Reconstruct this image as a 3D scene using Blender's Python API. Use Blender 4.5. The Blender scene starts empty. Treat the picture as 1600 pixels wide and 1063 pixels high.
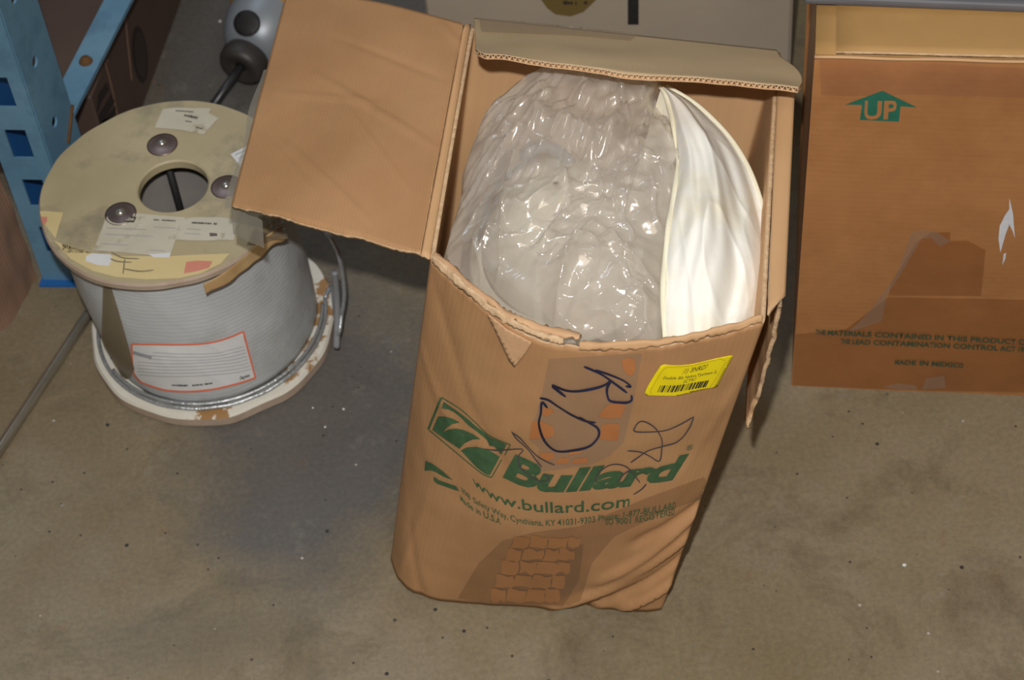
import bpy, bmesh, math, random
from math import sin, cos, pi, radians, sqrt, exp
from mathutils import Vector, Matrix, noise
from mathutils.bvhtree import BVHTree
from mathutils.geometry import tessellate_polygon
random.seed(4)
sc = bpy.context.scene
COL = sc.collection
# ------------------------------------------------------------------ camera
FPX, W, H = 3300.0, 1600, 1063
CAM = Vector((0, 0, 2.0))
_d = Vector((303, -2750, -3300)).normalized()          # world down in camera axes
_z = -_d; _f = Vector((0, 0, -1))
_y = (_f - _z*_f.dot(_z)).normalized(); _x = _y.cross(_z)
RC = Matrix((_x, _y, _z))                              # camera axes -> world
cd = bpy.data.cameras.new('camera'); cam = bpy.data.objects.new('camera', cd); COL.objects.link(cam)
cam.matrix_world = Matrix.Translation(CAM) @ RC.to_4x4()
cd.sensor_fit = 'HORIZONTAL'; cd.sensor_width = 23.5; cd.lens = 23.5*FPX/W
cd.clip_start = .05; cd.clip_end = 50
cd.dof.use_dof = True; cd.dof.focus_distance = 2.12; cd.dof.aperture_fstop = 5.0
sc.camera = cam
# ------------------------------------------------------------------ light and exposure
sc.view_settings.view_transform = 'Standard'; sc.view_settings.look = 'None'
sc.view_settings.gamma = 1; sc.view_settings.use_curve_mapping = False
sc.view_settings.exposure = 0.0
w = bpy.data.worlds.new('warehouse_ambient'); sc.world = w; w.use_nodes = True
w.node_tree.nodes['Background'].inputs[0].default_value = (.80, .72, .60, 1)
w.node_tree.nodes['Background'].inputs[1].default_value = .12
def area(name, loc, aim, size, power, col):
    l = bpy.data.lights.new(name, 'AREA'); l.energy = power; l.size = size; l.color = col
    o = bpy.data.objects.new(name, l); COL.objects.link(o); o.location = loc
    o.rotation_euler = (Vector(aim)-Vector(loc)).to_track_quat('-Z', 'Y').to_euler(); return o
fl = bpy.data.lights.new('camera_flash', 'SPOT'); fl.energy = 162; fl.color = (1, .97, .93)
fl.spot_size = radians(60); fl.spot_blend = .85; fl.shadow_soft_size = .022
flo = bpy.data.objects.new('camera_flash', fl); COL.objects.link(flo)
flo.location = CAM + RC @ Vector((-.05, .165, .02))
flo.rotation_euler = (Vector((.08, 1.30, .2))-flo.location).to_track_quat('-Z', 'Y').to_euler()
area('ambient_fill_light', (-1.2, 3.6, 4.2), (-.3, 1.8, 0), 1.4, 20, (.72, .84, 1))  # unseen cool area light, added as ambient fill
area('ambient_fill_light', (.9, -1.0, 4.0), (.1, 1.4, 0), 1.6, 26, (1, .86, .66))  # unseen warm area light, added as ambient fill

# ------------------------------------------------------------------ helpers
def ray(px, py): return RC @ Vector(((px-W/2)/FPX, -(py-H/2)/FPX, -1))
def at(px, py, z):
    v = ray(px, py); return CAM + v*((z-CAM.z)/v.z)
def tag(o, label=None, cat=None, group=None, kind=None):
    if label: o['label'] = label
    if cat: o['category'] = cat
    if group: o['group'] = group
    if kind: o['kind'] = kind
    return o
def empty(name, loc, label, cat, group=None):
    o = bpy.data.objects.new(name, None); COL.objects.link(o); o.location = loc; o.empty_display_size = .05
    return tag(o, label, cat, group)
def wloc(o):
    return o.location + (wloc(o.parent) if o.parent else Vector((0, 0, 0)))
def mesh(name, verts, faces, mats, parent=None, uvs=None, midx=None, smooth=True):
    base = wloc(parent) if parent else Vector((0, 0, 0))
    me = bpy.data.meshes.new(name)
    me.from_pydata([Vector(v)-base for v in verts], [], faces)
    for m in (mats if isinstance(mats, (list, tuple)) else [mats]): me.materials.append(m)
    if uvs:
        ul = me.uv_layers.new(name='UVMap')
        for l in me.loops: ul.data[l.index].uv = uvs[l.vertex_index]
    if midx:
        for p, i in zip(me.polygons, midx): p.material_index = i
    for p in me.polygons: p.use_smooth = smooth
    me.update()
    o = bpy.data.objects.new(name, me); COL.objects.link(o)
    if parent: o.parent = parent
    return o
def recentre(o):
    me = o.data; n = len(me.vertices)
    xs = [v.co.copy() for v in me.vertices]
    c = Vector((sum(v.x for v in xs)/n, sum(v.y for v in xs)/n, min(v.z for v in xs)))
    me.transform(Matrix.Translation(-c)); o.location = o.location + c; return o
def grid(nu, nv, f, closed=False):
    vs, uv, fs = [], [], []
    m = nu if closed else nu+1
    for j in range(nv+1):
        for i in range(m):
            vs.append(f(i/nu, j/nv)); uv.append((i/nu, j/nv))
    for j in range(nv):
        for i in range(nu):
            a = j*m+i; b = j*m+(i+1) % m if closed else j*m+i+1
            fs.append((a, b, b+m, a+m))
    return vs, fs, uv
def solid(o, t, offset=-1, rim=None):
    s = o.modifiers.new('thickness', 'SOLIDIFY'); s.thickness = t; s.offset = offset; s.use_even_offset = False
    if rim is not None: s.material_offset_rim = rim
    return o
def lerp(a, b, t): return a+(b-a)*t
def poly_at(pts, t):
    """catmull-rom through pts, t in 0..1 by index"""
    n = len(pts)-1; x = min(max(t, 0), 1)*n; i = min(int(x), n-1); f = x-i
    p0 = pts[max(i-1, 0)]; p1 = pts[i]; p2 = pts[i+1]; p3 = pts[min(i+2, n)]
    return (p1*2 + (p2-p0)*f + (p0*2-p1*5+p2*4-p3)*f*f + (p1*3-p0-p2*3+p3)*f*f*f)*.5
def tube(pts, r, n=10, caps=True, rfun=None):
    vs, fs = [], []
    N = len(pts); up = Vector((0, 0, 1)); prev = None
    for k, p in enumerate(pts):
        t = (pts[min(k+1, N-1)]-pts[max(k-1, 0)]).normalized()
        if prev is None:
            a = t.orthogonal().normalized()
        else:
            a = (prev-t*prev.dot(t)).normalized()
        prev = a; b = t.cross(a)
        rr = rfun(k/(N-1)) if rfun else r
        for i in range(n):
            th = 2*pi*i/n; vs.append(p+(a*cos(th)+b*sin(th))*rr)
    for k in range(N-1):
        for i in range(n):
            j = (i+1) % n; fs.append((k*n+i, k*n+j, (k+1)*n+j, (k+1)*n+i))
    if caps:
        fs.append(tuple(range(n-1, -1, -1))); fs.append(tuple((N-1)*n+i for i in range(n)))
    return vs, fs
def join(*parts):
    vs, fs, mi = [], [], []
    for k, p in enumerate(parts):
        o = len(vs); vs += list(p[0]); fs += [tuple(i+o for i in f) for f in p[1]]
        mi += [p[2] if len(p) > 2 else 0]*len(p[1])
    return vs, fs, mi
def lathe(prof, c, n=96, axis=None, wob=None):
    """prof: list of (r,z)"""
    vs, fs = [], []
    for k, (r, z) in enumerate(prof):
        for i in range(n):
            a = 2*pi*i/n; rr = r+(wob(a, z) if wob else 0)
            vs.append(Vector((c[0]+rr*cos(a), c[1]+rr*sin(a), c[2]+z)))
    for k in range(len(prof)-1):
        for i in range(n):
            j = (i+1) % n; fs.append((k*n+i, k*n+j, (k+1)*n+j, (k+1)*n+i))
    return vs, fs
def hexbox(p, q=None):
    """8 corners: 4 bottom loop then 4 top loop"""
    return list(p), [(0, 3, 2, 1), (4, 5, 6, 7), (0, 1, 5, 4), (1, 2, 6, 5), (2, 3, 7, 6), (3, 0, 4, 7)]
def nz(p, s, seed=0): return noise.noise(Vector(p)*s+Vector((seed*13.1, seed*7.7, seed*3.3)))

# ------------------------------------------------------------------ materials
def mat(name, c1, c2=None, scale=6, rough=.7, bump=0, bscale=40, metal=0, spec=.5, extra=None, detail=6, c3=None, s3=2, th3=(.55, .62), alpha=1):
    m = bpy.data.materials.new(name); m.use_nodes = True; nt = m.node_tree; N = nt.nodes; L = nt.links
    b = N['Principled BSDF']; b.inputs['Roughness'].default_value = rough; b.inputs['Metallic'].default_value = metal
    b.inputs['Specular IOR Level'].default_value = spec; b.inputs['Alpha'].default_value = alpha
    tc = N.new('ShaderNodeTexCoord'); out = None
    n1 = N.new('ShaderNodeTexNoise'); n1.inputs['Scale'].default_value = scale; n1.inputs['Detail'].default_value = detail
    L.new(tc.outputs['Object'], n1.inputs['Vector'])
    r = N.new('ShaderNodeValToRGB'); r.color_ramp.elements[0].position = .3; r.color_ramp.elements[1].position = .7
    r.color_ramp.elements[0].color = (*c1, 1); r.color_ramp.elements[1].color = (*(c2 or c1), 1)
    L.new(n1.outputs['Fac'], r.inputs['Fac']); col = r.outputs['Color']
    if c3:
        n3 = N.new('ShaderNodeTexNoise'); n3.inputs['Scale'].default_value = s3; n3.inputs['Detail'].default_value = 8; n3.inputs['Roughness'].default_value = .65
        L.new(tc.outputs['Object'], n3.inputs['Vector'])
        mr = N.new('ShaderNodeMapRange'); mr.inputs[1].default_value = th3[0]; mr.inputs[2].default_value = th3[1]
        L.new(n3.outputs['Fac'], mr.inputs[0])
        mx = N.new('ShaderNodeMix'); mx.data_type = 'RGBA'; L.new(mr.outputs[0], mx.inputs[0])
        L.new(col, mx.inputs[6]); mx.inputs[7].default_value = (*c3, 1); col = mx.outputs[2]
    nrm = None
    if bump:
        n2 = N.new('ShaderNodeTexNoise'); n2.inputs['Scale'].default_value = bscale; n2.inputs['Detail'].default_value = 5
        L.new(tc.outputs['Object'], n2.inputs['Vector'])
        bp = N.new('ShaderNodeBump'); bp.inputs['Strength'].default_value = bump; bp.inputs['Distance'].default_value = .003
        L.new(n2.outputs['Fac'], bp.inputs['Height']); nrm = bp.outputs['Normal']
    if extra: col, nrm = extra(nt, tc, col, nrm, b)
    L.new(col, b.inputs['Base Color'])
    if nrm: L.new(nrm, b.inputs['Normal'])
    return m
def math_node(nt, op, a, b=None, c=None):
    n = nt.nodes.new('ShaderNodeMath'); n.operation = op
    for i, v in enumerate((a, b, c)):
        if v is None: continue
        if isinstance(v, (int, float)): n.inputs[i].default_value = v
        else: nt.links.new(v, n.inputs[i])
    return n.outputs[0]
def flutes(freq, amt=.08, bmp=.25, axis=0, specks=.0):
    def ex(nt, tc, col, nrm, b):
        L = nt.links; N = nt.nodes
        sp = N.new('ShaderNodeSeparateXYZ'); L.new(tc.outputs['UV'], sp.inputs[0])
        u = sp.outputs[axis]
        nn = N.new('ShaderNodeTexNoise'); nn.inputs['Scale'].default_value = 6; L.new(tc.outputs['Object'], nn.inputs['Vector'])
        ph = math_node(nt, 'MULTIPLY_ADD', u, freq*2*pi, math_node(nt, 'MULTIPLY', nn.outputs['Fac'], 3.0))
        s = math_node(nt, 'SINE', ph)
        # long soft streaks along the flutes
        mp = N.new('ShaderNodeMapping'); mp.inputs['Scale'].default_value = (60, 3, 1) if axis == 0 else (3, 60, 1)
        L.new(tc.outputs['UV'], mp.inputs[0])
        st = N.new('ShaderNodeTexNoise'); st.inputs['Scale'].default_value = 1.0; st.inputs['Detail'].default_value = 4; L.new(mp.outputs[0], st.inputs['Vector'])
        fac = math_node(nt, 'ADD', math_node(nt, 'MULTIPLY', s, amt*.35), math_node(nt, 'MULTIPLY', math_node(nt, 'SUBTRACT', st.outputs['Fac'], .5), amt*4))
        fac = math_node(nt, 'ADD', fac, 1.0)
        mx = N.new('ShaderNodeVectorMath'); mx.operation = 'SCALE'; L.new(col, mx.inputs[0]); L.new(fac, mx.inputs['Scale'])
        bp = N.new('ShaderNodeBump'); bp.inputs['Strength'].default_value = bmp; bp.inputs['Distance'].default_value = .0008
        L.new(math_node(nt, 'ADD', s, math_node(nt, 'MULTIPLY', st.outputs['Fac'], 2.0)), bp.inputs['Height'])
        if nrm: L.new(nrm, bp.inputs['Normal'])
        return mx.outputs[0], bp.outputs['Normal']
    return ex
KRAFT = mat('kraft_board', (.375, .200, .088), (.455, .252, .118), 9, .62, .25, 18, extra=flutes(60, .015, .06), c3=(.44, .22, .10), s3=5, th3=(.5, .8))
KRAFT_IN = mat('kraft_inner', (.52, .31, .155), (.58, .355, .18), 8, .7, .25, 14, extra=flutes(55, .02, .1))
KRAFT_FLAP = mat('kraft_flap_inner', (.66, .40, .165), (.74, .465, .205), 7, .7, .2, 10, extra=flutes(34, .03, .22, axis=1))
KRAFT_CUT = mat('kraft_cut_edge', (.50, .33, .19), (.66, .47, .29), 120, .85, .6, 150)
KRAFT_PLY = mat('kraft_torn_ply', (.50, .29, .15), (.62, .39, .22), 30, .8, .4, 60)
KRAFT_TAN = mat('tan_board_flap', (.54, .40, .235), (.60, .45, .27), 10, .38, .12, 20, c3=(.52, .42, .16), s3=9, th3=(.6, .75))
KRAFT_RED = mat('red_brown_board', (.37, .165, .058), (.43, .20, .075), 10, .5, .25, 25, extra=flutes(70, .012, .03, axis=1), c3=(.30, .125, .04), s3=4.5, th3=(.46, .68))
KRAFT_TOP = mat('board_top_face', (.40, .225, .075), (.45, .26, .095), 12, .7, .2, 30, c3=(.20, .12, .055), s3=60, th3=(.70, .74))
GREYBOARD = mat('grey_board', (.37, .31, .245), (.42, .355, .28), 5, .7, .2, 30)
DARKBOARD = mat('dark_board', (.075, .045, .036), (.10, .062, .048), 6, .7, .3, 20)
BROWNBOARD = mat('brown_board', (.25, .15, .10), (.31, .19, .13), 9, .7, .3, 30, extra=flutes(20, .05, .2))
GREEN = mat('green_ink', (.035, .088, .038), (.055, .118, .052), 120, .6)
TEAL = mat('teal_ink', (.012, .125, .08), (.02, .15, .10), 120, .6)
GREENDK = mat('dark_green_ink', (.02, .055, .03), (.035, .075, .04), 200, .6)
INK = mat('marker_ink', (.010, .010, .022), (.014, .020, .075), 30, .35)
INK2 = mat('faded_marker_ink', (.055, .045, .05), (.08, .065, .07), 40, .5)
BLACKINK = mat('black_ink', (.02, .02, .02), (.03, .03, .028), 60, .5)
YELLOW = mat('yellow_label', (.78, .62, .004), (.82, .68, .006), 20, .4)
YELLOWLN = mat('olive_ink', (.36, .30, .01), None, 5, .5)
CLOTH = mat('white_cloth', (.84, .83, .77), (.89, .88, .84), 6, .75, .25, 60, c3=(.80, .72, .48), s3=6, th3=(.50, .74))
HEM = mat('cream_hem', (.80, .76, .58), (.84, .80, .64), 20, .7)
CREAM = mat('cream_plastic', (.74, .72, .60), (.80, .78, .68), 8, .35)
GREYPL = mat('grey_plastic', (.20, .20, .22), (.26, .26, .28), 8, .4)
STEEL = mat('bright_steel', (.50, .49, .46), (.62, .60, .55), 30, .28, metal=.9)
DSTEEL = mat('dark_steel', (.05, .05, .055), (.09, .09, .095), 30, .4, metal=.7)
RODM = mat('rod_metal', (.36, .33, .27), (.46, .42, .35), 20, .30, metal=.8)
GALV = mat('galvanised_wire', (.40, .43, .46), (.55, .58, .60), 200, .35, .4, 300, metal=.7)
SILVER = mat('silver_paint', (.24, .27, .31), (.30, .33, .37), 8, .42, metal=.25)
BLACK = mat('black_rubber', (.010, .010, .010), (.018, .016, .016), 10, .6)
COLLAR = mat('dark_collar', (.035, .03, .028), (.055, .05, .045), 10, .5)
ORANGE = mat('orange_band', (.50, .22, .02), (.56, .26, .03), 10, .5)
BLUE = mat('blue_rack_paint', (.10, .235, .375), (.155, .31, .445), 7, .42, .15, 40, c3=(.07, .16, .27), s3=9, th3=(.50, .70))
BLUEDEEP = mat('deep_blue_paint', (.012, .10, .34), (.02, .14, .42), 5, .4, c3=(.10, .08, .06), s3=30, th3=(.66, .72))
RUST = mat('rust', (.10, .045, .012), (.17, .08, .02), 60, .8)
REELPLY = mat('beige_flange', (.39, .33, .20), (.48, .415, .265), 10, .55, .2, 30, c3=(.16, .15, .12), s3=11, th3=(.50, .78))
REELEDGE = mat('pinkish_ply_edge', (.36, .27, .20), (.45, .36, .29), 40, .7, .3, 60)
REELWHITE = mat('chipped_white_paint', (.62, .60, .53), (.70, .68, .61), 20, .5, .2, 60, c3=(.34, .19, .075), s3=22, th3=(.56, .60))
WASHER = mat('rusty_washer', (.16, .115, .105), (.24, .18, .165), 40, .35, metal=.7)
PAPER = mat('aged_paper', (.50, .47, .38), (.58, .55, .46), 20, .6, c3=(.34, .30, .20), s3=30, th3=(.56, .66))
PAPERW = mat('white_label_paper', (.66, .68, .70), (.72, .73, .75), 30, .45, .15, 30)
YPAPER = mat('yellowed_paper', (.62, .50, .25), (.68, .57, .31), 20, .6)
PINK = mat('pink_print', (.60, .23, .17), (.64, .28, .20), 20, .6)
OLINE = mat('orange_print', (.80, .17, .07), None, 5, .5)
GREYINK = mat('grey_ink', (.30, .31, .34), (.38, .39, .42), 90, .6)
CAVITY = mat('core_board', (.22, .20, .185), (.27, .25, .23), 20, .8)
SMEAR = mat('light_dirt', (.20, .17, .10), (.26, .22, .14), 40, .7)
TORN = mat('torn_tan_paper', (.34, .21, .09), (.46, .32, .16), 30, .5, .4, 50)
WPAINT = mat('white_paint_splash', (.58, .60, .66), (.66, .68, .74), 30, .5, .3, 60)
SLATE = mat('slate_sheet', (.10, .10, .115), (.13, .13, .145), 10, .6)

def film(name, tint, haze, gloss_rough=.12, hazecol=(.8, .77, .72), gloss=.12, bump=.0, edge=.5):
    """thin clear plastic: transparent + a little white scatter + gloss"""
    m = bpy.data.materials.new(name); m.use_nodes = True; nt = m.node_tree; N = nt.nodes; L = nt.links
    N.remove(N['Principled BSDF']); out = N['Material Output']
    tr = N.new('ShaderNodeBsdfTransparent'); tr.inputs[0].default_value = (*tint, 1)
    df = N.new('ShaderNodeBsdfDiffuse'); df.inputs[0].default_value = (*hazecol, 1)
    tl = N.new('ShaderNodeBsdfTranslucent'); tl.inputs[0].default_value = (*hazecol, 1)
    ad = N.new('ShaderNodeMixShader'); ad.inputs[0].default_value = .35; L.new(df.outputs[0], ad.inputs[1]); L.new(tl.outputs[0], ad.inputs[2])
    m1 = N.new('ShaderNodeMixShader'); L.new(tr.outputs[0], m1.inputs[1]); L.new(ad.outputs[0], m1.inputs[2])
    tc = N.new('ShaderNodeTexCoord'); nn = N.new('ShaderNodeTexNoise'); nn.inputs['Scale'].default_value = 12; nn.inputs['Detail'].default_value = 5
    L.new(tc.outputs['Object'], nn.inputs['Vector'])
    lw = N.new('ShaderNodeLayerWeight'); lw.inputs[0].default_value = .5
    fc = math_node(nt, 'POWER', lw.outputs['Facing'], 3.0)
    f = math_node(nt, 'ADD', math_node(nt, 'MULTIPLY_ADD', nn.outputs['Fac'], haze, haze*.45), math_node(nt, 'MULTIPLY', fc, edge))
    L.new(f, m1.inputs[0])
    gl = N.new('ShaderNodeBsdfGlossy'); gl.inputs['Roughness'].default_value = gloss_rough
    m2 = N.new('ShaderNodeMixShader')
    L.new(math_node(nt, 'MULTIPLY_ADD', fc, .35, gloss), m2.inputs[0])
    L.new(m1.outputs[0], m2.inputs[1]); L.new(gl.outputs[0], m2.inputs[2]); L.new(m2.outputs[0], out.inputs[0])
    if bump:
        n2 = N.new('ShaderNodeTexNoise'); n2.inputs['Scale'].default_value = 18; n2.inputs['Detail'].default_value = 3
        L.new(tc.outputs['Object'], n2.inputs['Vector'])
        wv = N.new('ShaderNodeVectorMath'); wv.operation = 'MULTIPLY_ADD'; L.new(n2.outputs['Color'], wv.inputs[0]); wv.inputs[1].default_value = (.06, .06, .06); L.new(tc.outputs['Object'], wv.inputs[2])
        vo = N.new('ShaderNodeTexNoise'); vo.noise_type = 'RIDGED_MULTIFRACTAL'; vo.normalize = True; vo.inputs['Scale'].default_value = 13; vo.inputs['Detail'].default_value = 3; L.new(wv.outputs[0], vo.inputs['Vector'])
        bp = N.new('ShaderNodeBump'); bp.inputs['Strength'].default_value = bump; bp.inputs['Distance'].default_value = .006
        L.new(vo.outputs['Fac'], bp.inputs['Height']); L.new(bp.outputs[0], gl.inputs['Normal'])
    return m
BAG = film('clear_polythene', (.98, .97, .96), .40, .13, (.99, .92, .83), gloss=.11, bump=.5, edge=.5)
TAPE = film('clear_tape', (.92, .88, .82), .20, .22, (.66, .58, .47), gloss=.04, bump=.15, edge=.1)
TAPEBR = film('aged_tape', (.91, .88, .84), .08, .2, (.40, .28, .17), gloss=.03, bump=.1, edge=.1)
WRAPTAPE = film('brownish_wrap_tape', (.72, .64, .50), .45, .3, (.32, .27, .19), gloss=.01)
ADHES = mat('orange_brown_bare_board', (.42, .155, .05), (.48, .19, .065), 20, .45)
ADHES2 = mat('dark_bare_board', (.33, .145, .05), (.38, .175, .065), 20, .4)

# wrapped cable drum: fine horizontal windings seen through grey film
def wind(nt, tc, col, nrm, b):
    L = nt.links; N = nt.nodes
    sp = N.new('ShaderNodeSeparateXYZ'); L.new(tc.outputs['Object'], sp.inputs[0])
    nn = N.new('ShaderNodeTexNoise'); nn.inputs['Scale'].default_value = 7; L.new(tc.outputs['Object'], nn.inputs['Vector'])
    s = math_node(nt, 'SINE', math_node(nt, 'ADD', math_node(nt, 'MULTIPLY', sp.outputs[2], 1050.0), math_node(nt, 'MULTIPLY', nn.outputs['Fac'], 22.0)))
    bp = N.new('ShaderNodeBump'); bp.inputs['Strength'].default_value = .07; bp.inputs['Distance'].default_value = .0010
    L.new(s, bp.inputs['Height'])
    if nrm: L.new(nrm, bp.inputs['Normal'])
    fac = math_node(nt, 'MULTIPLY_ADD', s, .015, 1.0)
    mx = N.new('ShaderNodeVectorMath'); mx.operation = 'SCALE'; L.new(col, mx.inputs[0]); L.new(fac, mx.inputs['Scale'])
    return mx.outputs[0], bp.outputs['Normal']
WINDING = mat('wrapped_wire_winding', (.42, .445, .465), (.53, .555, .575), 9, .34, .9, 13, extra=wind, c3=(.33, .34, .33), s3=6, th3=(.5, .75))

# concrete floor
def floor_mat():
    m = bpy.data.materials.new('stained_concrete'); m.use_nodes = True; nt = m.node_tree; N = nt.nodes; L = nt.links; b = N['Principled BSDF']
    tc = N.new('ShaderNodeTexCoord')
    def noi(s, d=8, r=.6, dist=0):
        n = N.new('ShaderNodeTexNoise'); n.inputs['Scale'].default_value = s; n.inputs['Detail'].default_value = d
        n.inputs['Roughness'].default_value = r; n.inputs['Distortion'].default_value = dist; L.new(tc.outputs['Object'], n.inputs['Vector']); return n.outputs['Fac']
    def rng(v, a, b2):
        r = N.new('ShaderNodeMapRange'); r.inputs[1].default_value = a; r.inputs[2].default_value = b2; L.new(v, r.inputs[0]); return r.outputs[0]
    def mix(f, a, c):
        x = N.new('ShaderNodeMix'); x.data_type = 'RGBA'
        L.new(f, x.inputs[0])
        for k, v in ((6, a), (7, c)):
            if isinstance(v, tuple): x.inputs[k].default_value = (*v, 1)
            else: L.new(v, x.inputs[k])
        return x.outputs[2]
    c = mix(rng(noi(3.2), .35, .65), (.190, .150, .088), (.252, .210, .146))
    c = mix(rng(noi(6.5, 10, .7, .5), .50, .68), c, (.145, .115, .070))
    # worn grey-blue patches on the nearer floor: old spill stains with their own outline
    sp = N.new('ShaderNodeSeparateXYZ'); L.new(tc.outputs['Object'], sp.inputs[0])
    def blob(cx, cy, rx, ry):
        dx = math_node(nt, 'DIVIDE', math_node(nt, 'SUBTRACT', sp.outputs[0], cx), rx)
        dy = math_node(nt, 'DIVIDE', math_node(nt, 'SUBTRACT', sp.outputs[1], cy), ry)
        d = math_node(nt, 'SQRT', math_node(nt, 'ADD', math_node(nt, 'MULTIPLY', dx, dx), math_node(nt, 'MULTIPLY', dy, dy)))
        d = math_node(nt, 'ADD', d, math_node(nt, 'MULTIPLY', math_node(nt, 'SUBTRACT', nB, .5), 1.6))
        return rng(d, 1.15, .55)
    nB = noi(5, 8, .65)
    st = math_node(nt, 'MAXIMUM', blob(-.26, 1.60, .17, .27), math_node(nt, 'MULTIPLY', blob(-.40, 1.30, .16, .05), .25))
    st = math_node(nt, 'MAXIMUM', st, blob(-.2, 2.35, .6, .5))  # broad grey darkening of the far floor
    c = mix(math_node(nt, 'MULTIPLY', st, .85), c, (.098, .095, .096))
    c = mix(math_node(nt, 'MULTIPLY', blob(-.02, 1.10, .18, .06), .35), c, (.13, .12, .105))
    c = mix(rng(noi(11, 6, .7, 1.0), .64, .76), c, (.20, .105, .05))
    c = mix(math_node(nt, 'MULTIPLY', rng(noi(17, 10, .75), .56, .70), .35), c, (.26, .25, .21))
    # fine grain, specks, scuffs
    g = noi(160, 3, .7)
    v = N.new('ShaderNodeVectorMath'); v.operation = 'SCALE'; L.new(c, v.inputs[0])
    L.new(math_node(nt, 'MULTIPLY_ADD', g, .7, .65), v.inputs['Scale']); c = v.outputs[0]
    def specks(scale, thr, colr, c, keep):
        vo = N.new('ShaderNodeTexVoronoi'); vo.inputs['Scale'].default_value = scale; L.new(tc.outputs['Object'], vo.inputs['Vector'])
        s3 = N.new('ShaderNodeSeparateColor'); L.new(vo.outputs['Color'], s3.inputs[0])
        f = math_node(nt, 'MULTIPLY', rng(vo.outputs['Distance'], thr, thr*.6), math_node(nt, 'GREATER_THAN', s3.outputs[0], keep))
        return mix(f, c, colr)
    c = specks(34, .10, (.03, .028, .025), c, .90)
    c = specks(60, .13, (.42, .40, .36), c, .965)
    c = specks(80, .16, (.05, .04, .035), c, .93)
    L.new(c, b.inputs['Base Color'])
    L.new(math_node(nt, 'MULTIPLY_ADD', noi(9), .25, .36), b.inputs['Roughness'])
    b.inputs['Specular IOR Level'].default_value = .45
    bp = N.new('ShaderNodeBump'); bp.inputs['Strength'].default_value = .25; bp.inputs['Distance'].default_value = .0015
    L.new(noi(45, 8), bp.inputs['Height']); L.new(bp.outputs[0], b.inputs['Normal'])
    return m

# ------------------------------------------------------------------ floor
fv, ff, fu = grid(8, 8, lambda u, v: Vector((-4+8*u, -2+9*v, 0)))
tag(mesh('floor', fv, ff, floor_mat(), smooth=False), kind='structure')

# ------------------------------------------------------------------ printing and tape that follow a surface
class Skin:
    """a surface that prints, labels and tapes lie on"""
    def __init__(self, verts, faces, mid=(800, 500)):
        self.mid = mid
        self.b = BVHTree.FromPolygons([Vector(v) for v in verts], faces)
    def hit(self, px, py, off):
        for k in range(60):                     # a point past the edge slides back onto it
            v = ray(px+(self.mid[0]-px)*k*.008, py+(self.mid[1]-py)*k*.008).normalized(); l, n, i, d = self.b.ray_cast(CAM, v)
            if l is not None: break
        if l is None: l, n, i, d = self.b.find_nearest(CAM+v*2.1)
        if n.dot(v) > 0: n = -n
        return l + n*off
def refine(vs, fs, maxlen):
    bm = bmesh.new(); bv = [bm.verts.new((x, y, 0)) for x, y in vs]
    for f in fs:
        try: bm.faces.new([bv[i] for i in f])
        except ValueError: pass
    bmesh.ops.triangulate(bm, faces=bm.faces[:])
    for _ in range(5):
        e = [e for e in bm.edges if e.calc_length() > maxlen]
        if not e: break
        bmesh.ops.subdivide_edges(bm, edges=e, cuts=1, use_grid_fill=False)
        bmesh.ops.triangulate(bm, faces=[f for f in bm.faces if len(f.verts) > 3])
    bm.verts.ensure_lookup_table()
    V = [(v.co.x, v.co.y) for v in bm.verts]; idx = {v: i for i, v in enumerate(bm.verts)}
    Fc = [tuple(idx[v] for v in f.verts) for f in bm.faces]; bm.free(); return V, Fc
def shape(skin, polys, off, maxlen=9):
    """polys: list of outlines (image coordinates of the surface) -> verts, faces lying on the skin"""
    V, Fc = [], []
    for p in polys:
        t = tessellate_polygon([[Vector((x, y, 0)) for x, y in p]])
        v, f = refine(p, t, maxlen); o = len(V)
        V += [skin.hit(x, y, off) for x, y in v]; Fc += [tuple(i+o for i in q) for q in f]
    return V, Fc
def patches(name, skin, polys, off, m, parent, maxlen=9):
    for p in polys:
        v, f = shape(skin, [p], off, maxlen); mesh(name, v, f, m, parent)
def ribbon(pts, w, taper=False):
    """quads along a polyline, as 2-D outline quads"""
    P = [Vector(p) for p in pts]
    n = max(2, len(P)*5); Q = [poly_at(P, k/(n-1)) for k in range(n)]
    out = []
    L, R = [], []
    for k, q in enumerate(Q):
        t = (Q[min(k+1, n-1)]-Q[max(k-1, 0)]); t = t.normalized() if t.length > 1e-6 else Vector((1, 0))
        ww = w*(1+.12*sin(k*.37)) if taper else w
        if taper: ww *= min(1, .45+min(k, n-1-k)*.3)
        m = Vector((-t.y, t.x))*ww*.5; L.append(q+m); R.append(q-m)
    vs = [tuple(v) for v in L+R]; fs = [(k, k+1, n+k+1, n+k) for k in range(n-1)]
    return vs, fs
def strokes(skin, lines, w, off, taper=True):
    V, Fc = [], []
    for k, ln in enumerate(lines):
        ww = w[k] if isinstance(w, (list, tuple)) else w
        v, f = ribbon(ln, ww, taper); o = len(V)
        V += [skin.hit(x, y, off) for x, y in v]; Fc += [tuple(i+o for i in q) for q in f]
    return V, Fc
def scrawl(skin, base, h, off, seed):
    """a line of print too small to read: broken dashes of letter height"""
    rnd = random.Random(seed); P = [Vector(p) for p in base]; V, Fc = [], []; t = 0
    L_ = sum((b-a).length for a, b in zip(P, P[1:]))
    while t < 1:
        w_ = rnd.uniform(1.5, 3.2)/L_
        if rnd.random() > .18:
            q = [poly_at(P, t), poly_at(P, min(1, t+w_))]
            v, f = ribbon([tuple(x) for x in q], h*rnd.uniform(.6, 1)); o = len(V)
            V += [skin.hit(x, y, off) for x, y in v]; Fc += [tuple(i+o for i in g_) for g_ in f]
        t += w_+.6/L_
    return V, Fc
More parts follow.
